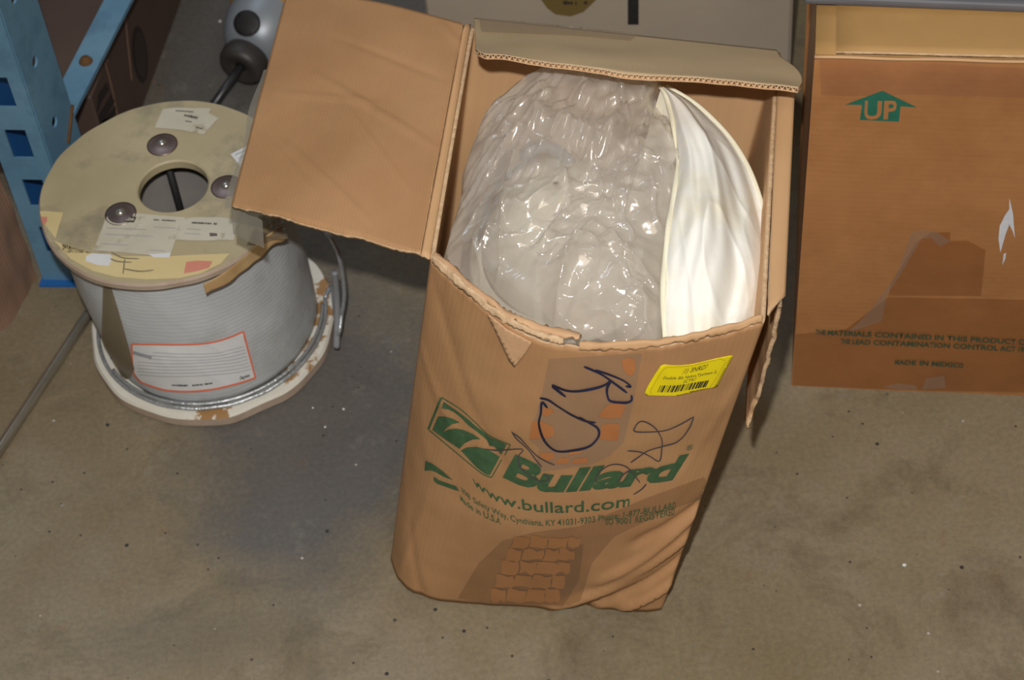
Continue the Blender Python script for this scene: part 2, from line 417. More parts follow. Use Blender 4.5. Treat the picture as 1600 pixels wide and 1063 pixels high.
def text2d(s, bold=0.0, spacing=1.0):
    cu = bpy.data.curves.new('t', 'FONT'); cu.body = s; cu.size = 1; cu.offset = bold; cu.space_character = spacing
    cu.dimensions = '2D'; cu.fill_mode = 'FRONT'; cu.resolution_u = 3
    ob = bpy.data.objects.new('t', cu); COL.objects.link(ob)
    dg = bpy.context.evaluated_depsgraph_get(); me = bpy.data.meshes.new_from_object(ob.evaluated_get(dg))
    V = [(v.co.x, v.co.y) for v in me.vertices]; F = [tuple(p.vertices) for p in me.polygons]
    bpy.data.objects.remove(ob); bpy.data.curves.remove(cu); bpy.data.meshes.remove(me); return V, F
def lettering(skin, s, base, upL, upR, off, bold=.0, spacing=1.0, maxlen=8, cap=.7):
    V, F = text2d(s, bold, spacing)
    x0 = min(v[0] for v in V); x1 = max(v[0] for v in V)
    P = [Vector(p) for p in base]
    acc = [0]
    for a, b in zip(P, P[1:]): acc.append(acc[-1]+(b-a).length)
    def bl(s_):
        d = s_*acc[-1]; k = 0
        while k < len(P)-2 and acc[k+1] < d: k += 1
        f = (d-acc[k])/(acc[k+1]-acc[k]); return poly_at(P, (k+f)/(len(P)-1))
    uL, uR = Vector(upL), Vector(upR)
    W2 = []
    for x, y in V:
        t = (x-x0)/(x1-x0); q = bl(t) + lerp(uL, uR, t)*(y/cap); W2.append((q.x, q.y))
    v, f = refine(W2, F, maxlen)
    return [skin.hit(x, y, off) for x, y in v], f

# ================================================================== the open carton
ZR = .46
cb = empty('cardboard_box', (0, 1.5, 0), 'open battered kraft cardboard box with green print and yellow sticker, bag and cloth inside', 'box')
top_px = [(672, 405, .462), (700, 432, .46), (742, 468, .457), (790, 505, .452), (845, 532, .448), (905, 545, .446), (965, 545, .447), (1030, 540, .450), (1090, 530, .455), (1150, 516, .459), (1196, 505, .462)]
bot_px = [(610, 872), (622, 905), (650, 929), (695, 940), (750, 945), (815, 948), (880, 950), (930, 950), (975, 951), (1008, 954), (1036, 951)]
FT = [at(*p) for p in top_px]; FB = [at(x, y, 0.002) for x, y in bot_px]
TA, TB = FT[0], FT[-1]; TC = at(1219, 84, .46); TD = at(736, 38, .46)
BA, BB = FB[0], FB[-1]; BC = Vector((.218, 1.60, .002)); BD = Vector((-.098, 1.70, .002))
def ridg0(x, y, seed): return 1-abs(noise.noise(Vector((x, y, seed))))*2
def front_pt(u, v):
    b = poly_at(FB, u); t = poly_at(FT, u)
    p = lerp(b, t, v)
    k = sin(pi*v)
    n = Vector((-.25, -.97, 0))
    # soft vertical belly and the crushed lower right corner
    p += n*(.012*k*sin(pi*u)) + n*(.004*k*noise.noise(Vector((u*3, v*4, 1))))
    c = exp(-((u-.86)/.22)**2)*exp(-((v-.16)/.16)**2)
    p += n*(.006*c) + n*.0009*nz((u*14, v*16, 0), 1, 51) + n*.0012*max(0, ridg0(u*7+v*2, v*2.2, 52)-.75)*4
    # diagonal creases
    for (u0, v0, u1, v1, am, wd) in CREASES:
        d = Vector((u1-u0, v1-v0)); L2 = d.length_squared; q = Vector((u-u0, v-v0)); t_ = q.dot(d)/L2
        if -.15 < t_ < 1.15:
            dist = abs(q.x*d.y-q.y*d.x)/sqrt(L2); fade = min(1, max(0, (t_+.15)/.2))*min(1, max(0, (1.15-t_)/.2))
            p += n*(am*2.1*exp(-(dist/(wd*.8))**2)*fade)
    return p
CREASES = [(.60, .02, 1.0, .30, .0045, .016), (.66, .0, .99, .22, -.004, .018), (.72, .16, 1.02, .40, .004, .014), (.80, .02, 1.0, .13, .005, .016),
           (.70, .10, .98, .26, -.0035, .014), (.10, .02, .17, .34, .002, .010), (.22, .0, .12, .22, -.002, .012), (.03, .75, .22, .62, .0018, .010),
           (.08, .92, .36, .60, -.0018, .010), (.78, .30, 1.0, .42, -.003, .02), (.86, .5, .97, .83, .0012, .01)]
def wall_pt(P0, P1, Q0, Q1, bulge, n):
    def f(u, v):
        p = lerp(lerp(P0, P1, u), lerp(Q0, Q1, u), v)
        return p + n*(bulge*sin(pi*u)*sin(pi*min(1, v*.95)))
    return f
right_pt = wall_pt(BB, BC, TB, TC, -.004, Vector((.97, .2, 0)))
back_pt = wall_pt(BC, BD, TC, TD, .006, Vector((.2, .97, 0)))
left_pt = wall_pt(BD, BA, TD, TA, .004, Vector((-.97, .2, 0)))
NF, NS, NR = 92, 46, 64
ring_n = NF+3*NS
rows = []
for j in range(NR+1):
    v = j/NR
    r = [front_pt(i/NF, v) for i in range(NF)] + [right_pt(i/NS, v) for i in range(NS)] + [back_pt(i/NS, v) for i in range(NS)] + [left_pt(i/NS, v) for i in range(NS)]
    for _ in range(2):
        r = [r[k]*.5+(r[k-1]+r[(k+1) % ring_n])*.25 for k in range(ring_n)]
    # ragged rim
    if v > .93:
        for k in range(ring_n):
            if k < NF:
                a = nz((k*.5, 0, 0), .6, 1)*.004+nz((k*1.0, 0, 0), 1.3, 2)*.003
                r[k] = r[k]+Vector((0, 0, a*(v-.93)/.07))
    rows.append(r)
bv = [p for r in rows for p in r]; bf = []; buv = []; bmi = []
for j in range(NR+1):
    for k in range(ring_n):
        buv.append((k/NF, j/NR))
for j in range(NR):
    for k in range(ring_n):
        k2 = (k+1) % ring_n; bf.append((j*ring_n+k, j*ring_n+k2, (j+1)*ring_n+k2, (j+1)*ring_n+k))
body = mesh('body', bv, bf, [KRAFT, KRAFT_IN, KRAFT_CUT], cb, buv)
s = body.modifiers.new('thickness', 'SOLIDIFY'); s.thickness = .0042; s.offset = -1; s.material_offset = 1; s.material_offset_rim = 2
SK = Skin(bv, bf, (880, 740))
# bottom panel
cen = sum(rows[0], Vector())/ring_n+Vector((0, 0, .003))
bt = [p+Vector((0, 0, .003)) for p in rows[0]]
mesh('bottom_panel', [cen+(p-cen)*.985 for p in bt]+[cen], [(k, (k+1) % ring_n, ring_n) for k in range(ring_n)], KRAFT_IN, cb)

# left flap, folded right out
def flap_left(u, v):     # u hinge->outer, v front->back
    hf, hb, ob, of = at(657, 400, .464), at(724, 40, .464), at(452, -14, .425), at(364, 324, .425)
    p = lerp(lerp(hf, of, u), lerp(hb, ob, u), v)
    rag = nz((u*9, 0, 0), 1.6, 5)*.0022*max(0, 1-v*30)+nz((u*30, 0, 0), 1.6, 6)*.0012*max(0, 1-v*30)
    if v < .001: p += (hf-hb).normalized()*(rag+.006*sin(pi*u))
    p.z += .010*sin(pi*u)*.6 + .0025*nz((u*3, v*5, 0), 1, 8)
    for (u0, v0, u1, v1, am, wd) in ((.0, .42, .75, .62, .0022, .012), (.1, .22, .55, .52, .002, .012), (.0, .72, .7, .80, -.0016, .012), (.25, .05, .8, .30, .0022, .010), (.0, .9, .12, .98, .002, .01), (.55, .1, 1., .35, .0018, .01), (.3, .55, .95, .50, .0015, .008)):
        d = Vector((u1-u0, v1-v0)); q = Vector((u-u0, v-v0)); t_ = q.dot(d)/d.length_squared
        if 0 < t_ < 1: p.z += am*exp(-(abs(q.x*d.y-q.y*d.x)/d.length/wd)**2)*sin(pi*t_)**.5
    return p
v_, f_, u_ = grid(60, 80, flap_left)
o = mesh('flap', v_, f_, [KRAFT_FLAP, KRAFT, KRAFT_CUT], cb, u_)
s = o.modifiers.new('thickness', 'SOLIDIFY'); s.thickness = .0045; s.offset = -1; s.material_offset = 1; s.material_offset_rim = 2
# score line strip between flap and wall
hf, hb = at(657, 400, .464), at(724, 40, .464)
def hinge(u, v):
    a = lerp(hf, hb, v); b = lerp(TA, TD, v); p = lerp(a, b, u); p.z += .002*sin(pi*u); return p
v_, f_, u_ = grid(6, 40, hinge)
o = mesh('score_fold', v_, f_, [KRAFT_IN, KRAFT_CUT], cb, u_); solid(o, .003, -1, 1)

# back flap leaning in over the opening, cut edge with open fluting towards the viewer
def bflap(u, v, dz=0):   # u left->right, v hinge->free edge
    h0, h1 = at(741, 28, .462), at(1213, 78, .462)
    e0, e1 = at(744, 92, .545), at(1247, 138, .53)
    e = lerp(e0, e1, u) + Vector((0, 0, 0))
    mid = .012*sin(pi*u*1.0) * v
    p = lerp(lerp(h0, h1, u), e, v)
    p.z += mid*.2 + .006*nz((u*4, v*2, 0), 1, 3)*v
    if u < .04: p += (e0-h0)*(-.15*(1-u/.04)**2*v)
    if v > .9 : p += (e-lerp(h0, h1, u)).normalized()*((-.012*exp(-((u-.1)/.09)**2)+.008*exp(-((u-.47)/.10)**2) - .010*exp(-((u-.27)/.12)**2) + .002*nz((u*20, 0, 0), 1, 4))*(v-.9)/.1)
    if v > .2 and u > .9: p += (h1-h0).normalized()*(.012*((u-.9)/.1)*sin(pi*(v-.2)/.8))
    nrm = (h1-h0).cross(e0-h0).normalized()
    if nrm.z < 0: nrm = -nrm
    return p - nrm*dz
NU = 240
g1 = grid(NU, 20, lambda u, v: bflap(u, v, 0)); g2 = grid(NU, 20, lambda u, v: bflap(u, v, .0046))
fl_v, fl_f = [], []
NFL = 58*8
for i in range(NFL+1):
    u = i/NFL; dz = .0023+.0021*sin(2*pi*i/8)
    fl_v.append(bflap(u, .80, dz)); fl_v.append(bflap(u, .998, dz))
fl_f = [(2*i, 2*i+2, 2*i+3, 2*i+1) for i in range(NFL)]
vv, ff2, mi = join((g1[0], g1[1], 0), (g2[0], g2[1], 1), (fl_v, fl_f, 2))
o = mesh('flap', vv, ff2, [KRAFT_TAN, KRAFT_IN, KRAFT_CUT], cb, midx=mi); solid(o, .0006, 0, 2)
SKB = Skin(g1[0], g1[1], (950, 70))
v_, f_ = shape(SKB, [[(748, 30), (905, 42), (1000, 52), (985, 66), (900, 58), (752, 52)]], .0020)
mesh('packing_tape', v_, f_, TAPE, cb)

# right flap hanging down outside
def rflap(u, v):   # u front->back, v hinge->free edge
    h = lerp(at(1224, 466, .462), at(1240, 150, .462), u)
    e = h + Vector((-.030, .0, -.205))
    p = lerp(h, e, v)
    p += Vector((.97, .2, 0))*(.004*sin(pi*v)) + Vector((.97, .2, 0))*(.003*nz((u*6, v*14, 0), 1, 9))
    if u < .02: p += Vector((-.2, -.97, 0))*(.004*nz((v*14, 0, 0), 1, 10)-.008*v)
    return p
def rhinge(u, v):
    a = lerp(TB+Vector((.004, .006, .001)), TC, v); h = lerp(at(1224, 466, .462), at(1240, 150, .462), v); p = lerp(a, h, u); p.z += .002*sin(pi*u); return p
v_, f_, u_ = grid(40, 40, rflap); n_ = grid(6, 40, rhinge)
vv, ff2, mi = join((v_, f_), (n_[0], n_[1]))
o = mesh('flap', vv, ff2, [KRAFT_IN, KRAFT_CUT], cb); solid(o, .004, 1, 1)

# torn plies along the front rim: what is left of the front flap, folded in
def torn(p_px, w_, zoff, seed, rag):
    P = [at(*p) for p in p_px]
    def f(u, v):
        a = poly_at(P, u); back = Vector((.25, .93, 0))*w_*(1+.5*nz((u*7, 0, 0), 1, seed)) + Vector((0, 0, zoff))
        p = a + back*v; p.z += .004*sin(pi*v)+.003*nz((u*12, v*2, 0), 1, seed+1)
        if v in (0.0, 1.0): p += Vector((.2, .9, .2))*rag*nz((u*34, v, 0), 1, seed+2)
        return p
    return grid(90, 6, f)
g = torn([(676, 404, .466), (720, 440, .465), (765, 476, .462), (800, 500, .458), (850, 520, .453), (905, 533, .449)], .012, -.006, 21, .005)
o = mesh('torn_ply', g[0], g[1], [KRAFT_PLY, KRAFT_CUT], cb); solid(o, .0022, 0, 1)
g = torn([(676, 410, .464), (715, 446, .462), (760, 483, .458), (800, 510, .454), (850, 531, .450), (880, 540, .448)], .007, .002, 31, .004)
o = mesh('torn_ply', g[0], g[1], [KRAFT_CUT, KRAFT_PLY], cb); solid(o, .002, 0, 1)
g = torn([(905, 545, .449), (960, 546, .449), (1030, 540, .452), (1090, 530, .457), (1140, 518, .461), (1190, 503, .464)], .006, .001, 41, .003)
o = mesh('torn_ply', g[0], g[1], [KRAFT_IN, KRAFT_CUT], cb); solid(o, .003, 0, 1)
v_, f_ = shape(SK, [[(762, 484), (795, 512), (833, 532), (826, 546), (806, 571), (797, 560), (783, 528)]], .0035)
o = mesh('torn_ply', v_, f_, KRAFT_PLY, cb); solid(o, .0006, 1)

# printing on the front
def c5(pts): return [(640+x/4.088, 600+y/4.088) for x, y in pts]
def c6(pts): return [(860+x/4.83, 640+y/4.83) for x, y in pts]
def c7(pts): return [(780+x/4.0, 540+y/4.0) for x, y in pts]
logo = [c5([(222, 112), (300, 165), (380, 225), (420, 262), (470, 300), (520, 340), (622, 382), (588, 448), (545, 395), (512, 392), (495, 352), (430, 300), (375, 258), (335, 215), (290, 178), (250, 160), (208, 155)]),
        c5([(186, 206), (230, 206), (280, 220), (322, 243), (275, 255), (240, 278), (222, 304), (255, 288), (300, 282), (350, 292), (405, 315), (455, 350), (405, 352), (355, 375), (322, 412), (240, 358), (150, 292)]),
        c5([(330, 422), (370, 402), (430, 398), (490, 412), (535, 435), (578, 462), (515, 578), (490, 574), (430, 530)])]
V1, F1 = shape(SK, logo, .0011, 8)
fr = [c5([(208, 84), (330, 160), (430, 250), (515, 328), (645, 384)]), c5([(645, 384), (612, 450)]), c5([(590, 480), (525, 594)]), c5([(525, 594), (480, 578), (420, 535), (240, 385), (128, 292)])]
V2, F2 = strokes(SK, fr, 1.6, .0011, False)
V3, F3 = strokes(SK, [c5([(205, 88), (124, 288)])], 3.6, .0011, False)
V4, F4 = shape(SK, [c5([(105, 488), (150, 508), (210, 550), (280, 612), (225, 592), (170, 560), (140, 550), (100, 552)]), c5([(158, 590), (175, 600), (190, 612), (300, 650), (322, 682), (285, 672), (180, 635), (160, 618)])], .0011, 8)
vv, ff2, _m = join((V1, F1), (V2, F2), (V3, F3), (V4, F4))
tag(mesh('carton_marking', vv, ff2, GREEN, cb), 'green framed emblem with swooping wing shapes')
word = lettering(SK, 'Bullard', [(787, 743), (815, 756), (841, 764), (883, 766), (930, 762), (975, 758), (1017, 753), (1052, 747)], (18, -33), (24, -38), .0011, bold=.045, spacing=.99, maxlen=10)
url = lettering(SK, 'www.bullard.com', [(741, 756), (760, 772), (780, 784), (808, 793), (845, 799), (885, 800), (932, 797), (983, 790)], (-4, -15), (2, -18), .0011, bold=.012, maxlen=10)
adr = lettering(SK, '1898 Safety Way, Cynthiana, KY 41031-9303 Phone: 1-877-BULLARD', [(722, 768), (745, 787), (797, 812), (840, 820), (890, 819), (941, 813), (1000, 804), (1055, 793)], (-2, -9), (1, -9.5), .0011, bold=.006, maxlen=12)
usa = lettering(SK, 'Made in U.S.A.', [(721, 782), (745, 801), (783, 819)], (-2, -9.5), (0, -9.5), .0011, bold=.012, maxlen=12)
iso = lettering(SK, 'ISO 9001 REGISTERED', [(946, 819), (992, 816), (1053, 803)], (0, -9.5), (1, -10), .0011, bold=.004, maxlen=12)
trd = lettering(SK, '\u00ae', [(1072, 704), (1082, 701)], (1, -8), (1, -8), .0011, maxlen=12)
vv, ff2, _m = join(word, trd); tag(mesh('printed_wordmark', vv, ff2, GREEN, cb), 'large green slanted printed word')
for t_, l_ in ((url, 'green printed web address'), (adr, 'small green printed street address line'), (usa, 'small green country of origin line'), (iso, 'small green certification line')):
    tag(mesh('printed_lettering', t_[0], t_[1], GREEN, cb), l_)

# tape on the front with bare patches
tape_q = [[(858, 560), (1003, 551), (992, 620), (975, 690), (952, 712), (925, 725), (835, 738), (843, 700), (827, 687), (848, 610)]]
v_, f_ = shape(SK, tape_q, .0008); tag(mesh('packing_tape', v_, f_, TAPE, cb), 'clear peeling tape under the marker writing')
pat = [c7([(768, 84), (800, 74), (845, 80), (852, 150), (830, 186), (800, 178), (772, 140)]), c7([(690, 362), (740, 358), (792, 366), (762, 445), (690, 455), (618, 440), (650, 395)]),
       c7([(640, 492), (700, 484), (752, 488), (742, 590), (690, 590), (628, 580)]), c7([(208, 475), (262, 470), (340, 505), (345, 560), (300, 575), (190, 582)]), c7([(275, 385), (330, 390), (345, 410), (300, 440), (270, 430)]),
       c7([(250, 665), (340, 668), (350, 700), (300, 720), (262, 700)]), c7([(440, 660), (520, 655), (515, 672), (430, 680)]), c7([(470, 705), (555, 695), (552, 730), (450, 735)]), c7([(380, 700), (440, 700), (430, 735), (345, 735)])]
patches('bare_patch', SK, pat, .0010, ADHES, cb)
lt = [[(803, 838), (912, 850), (905, 905), (880, 948), (765, 940), (785, 890)]]
v_, f_ = shape(SK, lt, .0008); tag(mesh('packing_tape', v_, f_, TAPEBR, cb), 'aged tape near the bottom edge')
rowsp = []
random.seed(11)
for r0, y0, y1 in ((0, 838, 854), (1, 857, 874), (2, 876, 895), (3, 898, 917), (4, 919, 939)):
    xl = 801-r0*8.5; xr = 908-r0*8; x = xl
    cuts = [xl, xl+24+random.random()*8, xl+52+random.random()*8, xl+80+random.random()*8, xr]
    for a, b_ in zip(cuts, cuts[1:]):
        j = lambda: random.uniform(-1.9, 1.9)
        rowsp.append([(a+1.2+j(), y0+j()), ((2*a+b_)/3, y0+j()), ((a+2*b_)/3, y0+j()+2), (b_-.8+j(), y0+2+j()), (b_-1+j(), (y0+y1)/2+j()), (b_-3+j(), y1+1+j()), ((a+2*b_)/3, y1+1+j()*1.5), ((2*a+b_)/3, y1+j()*1.5), (a-2+j(), y1+j()), (a+j()*.5, (y0+y1)/2+j())])
patches('bare_patch', SK, rowsp, .0010, ADHES2, cb)
v_, f_ = shape(SK, [[(715, 935), (748, 880), (785, 845), (830, 832), (905, 822), (1010, 778), (1100, 745), (1112, 772), (1040, 800), (960, 838), (925, 880), (905, 946), (760, 943)]], .0005)
tag(mesh('packing_tape', v_, f_, TAPEBR, cb), 'wide sheet of aged tape across the lower corner')

# marker writing
mk = [c7([(530, 125), (590, 150), (650, 180), (720, 230), (800, 290)]), c7([(600, 145), (700, 180), (780, 215), (822, 250), (790, 247)]),
      c7([(418, 315), (335, 245), (420, 275), (500, 278), (600, 260), (660, 240), (695, 215)]), c7([(700, 212), (675, 260), (678, 312), (700, 342), (790, 350), (826, 335), (826, 303)]),
      c7([(255, 322), (310, 335), (370, 375), (450, 425), (540, 465), (605, 475)]),
      c7([(305, 385), (270, 350), (262, 420), (250, 480), (270, 560), (310, 620), (370, 655), (470, 648), (560, 625), (610, 580), (625, 540), (610, 505), (560, 475), (500, 440)])]
v_, f_ = strokes(SK, mk, [3.4, 3.0, 4.0, 3.8, 3.2, 3.6], .0016)
tag(mesh('marker_writing', v_, f_, INK, cb), 'bold dark blue hand writing across the tape')
mk2 = [c7([(80, 530), (110, 575), (180, 640), (225, 700), (268, 755)]), c7([(80, 535), (130, 570), (180, 625), (240, 685), (300, 720), (348, 740)]),
       c5([(478, 410), (560, 418), (722, 410), (695, 460), (712, 530), (780, 590), (850, 618), (890, 600), (862, 565)]),
       c7([(1215, 437), (1140, 480), (1050, 520), (960, 532), (850, 530), (850, 500), (880, 468), (925, 475), (980, 515), (1015, 580), (1015, 640), (1000, 715), (940, 685), (880, 658), (800, 650)]),
       c7([(1215, 437), (1190, 500), (1150, 560), (1100, 600), (1030, 620), (930, 650), (870, 690), (820, 725)]),
       c7([(600, 850), (622, 790), (680, 745), (740, 735), (800, 755), (840, 800), (880, 850)]), c7([(825, 768), (775, 800), (745, 850)]), c7([(920, 858), (885, 895), (838, 925)])]
for grp_, l_ in ((mk2[:2]+mk2[2:3], 'faded marker scribble beside the emblem'), (mk2[3:5], 'thin looping marker scribble on the right'), (mk2[5:], 'faded marker scribble over the wordmark')):
    v_, f_ = strokes(SK, grp_, 2.0, .0016); tag(mesh('marker_writing', v_, f_, INK2, cb), l_)

# yellow price sticker
def st_(pts): return [(990+x/9.41, 540+y/9.41) for x, y in pts]
out_ = st_([(445, 268), (560, 278), (700, 278), (850, 262), (1000, 228), (1200, 180), (1400, 138), (1450, 132), (1448, 160), (1380, 290), (1300, 440), (1225, 590), (1195, 605), (1050, 625), (850, 675), (650, 725), (450, 728), (185, 718), (160, 690), (200, 600), (300, 430), (400, 285)])
v_, f_ = shape(SK, [out_], .0014, 7)
stk = tag(mesh('price_sticker', v_, f_, YELLOW, cb), 'bright yellow stock sticker'); solid(stk, .0003, 1)
l1 = lettering(SK, '(1) 3NRD7', st_([(715, 392), (900, 360), (1060, 320)]), (4, -7.5), (4, -7.5), .0021, .0, maxlen=12)
l2 = lettering(SK, 'Double Bib Nylon,Tychem SL', st_([(430, 472), (650, 478), (900, 440), (1210, 385)]), (2.2, -4.6), (2.2, -4.6), .0021, .0, maxlen=12)
l3 = lettering(SK, '2CTK7', st_([(720, 530), (900, 495)]), (2.2, -4.6), (2.2, -4.6), .0021, .0, maxlen=12)
bars = []; x = 345; random.seed(3)
while x < 1060:
    wd = random.choice((6, 10, 18, 26)); y = 665-max(0, x-560)*.155
    bars.append(st_([(x+50, y-100), (x+50+wd, y-100), (x+wd, y), (x, y)])); x += wd+random.choice((8, 12, 20))
l4 = shape(SK, bars, .0021, 10)
l5 = strokes(SK, [st_([(1320, 195), (1240, 185), (1000, 240), (850, 275), (600, 300), (470, 310), (390, 400), (250, 640), (270, 690)]), st_([(1320, 195), (1335, 235), (1150, 550), (1110, 580)])], .6, .0019, False)
vv, ff2, mi = join(l1+(0,), l2+(0,), l3+(0,), l4+(0,), l5+(1,))
mesh('sticker_print', vv, ff2, [BLACKINK, YELLOWLN], stk, midx=mi)

# strip of tape hanging off the outer end of the left flap
tp = [at(361, 322, .412), at(410, 345, .412)]
def tl(u, v):
    a = lerp(tp[0], tp[1], u); return a + Vector((-.003, -.012, -.030))*v + Vector((0, 0, .001*sin(u*9)))
g = grid(12, 5, tl)
of_, ob_ = at(364, 324, .424), at(452, -14, .424)
def tl2(u, v): a = lerp(of_, ob_, u*.62); return a+Vector((-.009, 0, -.002))*v*(1+.3*sin(u*11))
g2_ = grid(20, 3, tl2)
vv, ff2, _m = join(g, g2_)
tag(mesh('packing_tape', vv, ff2, film('doubled_tape', (.80, .78, .72), .5, .2, (.45, .43, .37), gloss=.05, edge=.2), cb), 'clear tape strip hanging off the wide flap')

# ================================================================== things inside the carton
# helmet shell under the polythene
hc = at(872, 330, .33)
hm = empty('blast_helmet', (hc.x, hc.y, .24), 'cream white hard helmet showing faintly through the clear plastic bag', 'helmet')
def dome(u, v):
    a = 2*pi*u; ph = v*pi/2
    x = .088*cos(a)*cos(ph*.98); y = .102*sin(a)*cos(ph*.98); z = .115*sin(ph)
    return Vector((hc.x+x, hc.y+y, .26+z+.006*cos(a*2)*cos(ph)))
g = grid(48, 20, dome, True); o = mesh('shell', g[0], g[1], CREAM, hm); solid(o, .003, -1)
def brim(u, v):
    a = 2*pi*u; r = 1+.16*v*(1+.5*max(0, -sin(a))); return Vector((hc.x+.088*cos(a)*r, hc.y+.102*sin(a)*r, .262-.008*v))
g = grid(48, 4, brim, True); o = mesh('brim', g[0], g[1], CREAM, hm); solid(o, .003, -1)
vz = [hc+Vector((-.07, -.055+.02*k, 0)) for k in range(2)]
def visor(u, v):
    a = radians(105+70*u); ph = radians(12+34*v); return Vector((hc.x+.091*cos(a)*cos(ph), hc.y+.105*sin(a)*cos(ph), .262+.118*sin(ph)))
g = grid(16, 8, visor); o = mesh('visor', g[0], g[1], GREYPL, hm); solid(o, .002, 1)
def hcord(k): 
    t = k/24; return Vector((hc.x-.03+.05*t, hc.y+.06-.02*t, .36+.02*sin(pi*t)))
v_, f_ = tube([hcord(k) for k in range(25)], .007, 10); mesh('air_hose', v_, f_, GREYPL, hm)

# clear bag
bag_out = [(1026, 122), (990, 104), (945, 96), (900, 97), (850, 112), (800, 142), (768, 170), (745, 215), (728, 275), (718, 330), (703, 372), (699, 405), (712, 430), (738, 448), (762, 468), (800, 500), (850, 530), (905, 550), (960, 556), (1020, 550), (1038, 515), (1036, 470), (1042, 400), (1052, 340), (1062, 290), (1060, 240), (1050, 190), (1038, 150)]
bz = [.465, .468, .468, .465, .46, .45, .44, .432, .43, .425, .435, .438, .435, .43, .428, .42, .415, .41, .41, .42, .43, .44, .45, .46, .465, .46, .45, .42]
BO = [Vector((x, y, z)) for (x, y), z in zip(bag_out, bz)]; nb = len(BO)
def bag_edge(u):
    x = (u % 1)*nb; i = int(x); f = x-i
    p0, p1, p2, p3 = BO[(i-1) % nb], BO[i % nb], BO[(i+1) % nb], BO[(i+2) % nb]
    return (p1*2+(p2-p0)*f+(p0*2-p1*5+p2*4-p3)*f*f+(p1*3-p0-p2*3+p3)*f*f*f)*.5
def ridg(p, s, seed):
    return 1-abs(noise.noise(Vector(p)*s+Vector((seed*5.1, seed*3.7, seed))))*2
bc = Vector((885, 330, .0))
random.seed(29)
FOLDS = [(random.uniform(0, pi), random.uniform(9, 20) if k < 5 else random.uniform(24, 52), random.random(), k) for k in range(12)]
def tri(x): x = x % 1; return abs(x*2-1)
def crumple(p, amp):
    q = Vector((p.x+nz(p, 7, 61)*.022+nz(p, 18, 63)*.006, p.y+nz(p, 7, 62)*.022+nz(p, 18, 64)*.006))
    a = 0
    for th, fr, ph, k in FOLDS:
        m = max(0, min(1, .5+nz((p.x, p.y, .0), 9, 80+k)*1.8))
        a += tri((q.x*cos(th)+q.y*sin(th))*fr+ph)*(.16/fr)*m*(1 if k < 5 else .8)
    dx, dy = p.x-.155, p.y-1.70; an = math.atan2(dy, dx); rr = sqrt(dx*dx+dy*dy)
    a += (ridg((an*2.2, rr*2.4, .3), 2.4, 7)**5*.011 + ridg((an*2.2, rr*3.0, .9), 6.0, 8)**5*.006)*min(1, rr*9)
    return (a-.012)*amp
def bagp(u, v):
    e = bag_edge(u); r = 1-v
    px = bc.x+(e.x-bc.x)*r; py = bc.y+(e.y-bc.y)*r
    z = lerp(.487, e.z, r**2.4) + .012*nz(Vector((px*.01, py*.01, 0)), 1, 12)*(1-r*.6)
    p = at(px, py, z); p.z += crumple(p, min(1, .35+(1-r)*3))
    return p
NB = 400
top = [[bagp(i/NB, j/130) for i in range(NB)] for j in range(130)]
skirt = []
for j in range(1, 15):
    t = j/14; row = []
    for i in range(NB):
        p = top[0][i]; c = Vector((.10, 1.52, p.z)); d = (p-c)
        q = c+d*(1-.16*t) + Vector((-.085*t*.8, 0, -.30*t)); q += Vector((d.x, d.y, 0)).normalized()*.004*sin(i*.35+j*.5); row.append(q)
    skirt.append(row)
allr = skirt[::-1]+top; vs = [p for r in allr for p in r]
fs = [(j*NB+i, j*NB+(i+1) % NB, (j+1)*NB+(i+1) % NB, (j+1)*NB+i) for j in range(len(allr)-1) for i in range(NB)]
vs.append(at(bc.x, bc.y, .485)); k0 = (len(allr)-1)*NB; fs += [(k0+i, k0+(i+1) % NB, len(vs)-1) for i in range(NB)]
bag = empty('plastic_bag', (.08, 1.55, .12), 'crumpled glossy clear plastic bag bulging out of the open box', 'bag')
mesh('film_cover', vs, fs, BAG, bag)
# an inner fold of the film, gathered towards the top
fo = [(1050, 232), (985, 215), (930, 235), (900, 275), (860, 330), (835, 400), (840, 470), (900, 515), (980, 520), (1030, 480), (1045, 400), (1062, 300)]
FO = [Vector((x, y, 0)) for x, y in fo]
def fold(u, v):
    n = len(FO); x = (u % 1)*n; i = int(x); f = x-i; e = lerp(FO[i % n], FO[(i+1) % n], f)
    c = Vector((950, 370, 0)); p2 = c+(e-c)*(1-v); p = at(p2.x, p2.y, .462-.028*(1-v)**2)
    p.z += crumple(p+Vector((.3, .2, .1)), 1.0)-.022; return p
g = grid(220, 70, fold, True); mesh('inner_fold', g[0], g[1], BAG, bag)

# white cloth
LE = [(1033, 137, .466), (1046, 160, .468), (1054, 205, .47), (1060, 255, .47), (1054, 310, .478), (1045, 360, .478), (1040, 420, .47), (1038, 480, .455), (1040, 548, .430)]
RE = [(1040, 135, .462), (1080, 158, .452), (1112, 185, .448), (1145, 222, .445), (1172, 268, .442), (1192, 325, .438), (1203, 375, .436), (1206, 420, .432), (1184, 515, .425)]
LEv = [Vector(p) for p in LE]; REv = [Vector(p) for p in RE]
def clothp(u, v):   # u left->right, v apex->front
    a = poly_at(LEv, v); b = poly_at(REv, v); q = lerp(a, b, u)
    z = q.z + .034*sin(pi*min(1, u*1.08))**.8*(sin(pi*min(1, .12+v*.75)))
    p = at(q.x, q.y, z)
    # fan folds running from the apex
    p.z += (.0050*sin(u*17+nz((u*2, v*2, 0), 1, 71)*4)*min(1, v*2.2)+.0015*sin(u*34+2+nz((u*2, v*3, 0), 1, 72)*5)*min(1, v*2)) * sin(pi*u)
    p.z += ridg(p, 9, 77)**4*.006*sin(pi*u) + ridg(Vector((p.x, p.y*.4, 0)), 24, 78)**5*.0025*sin(pi*u)
    return p
NCU, NCV = 90, 110
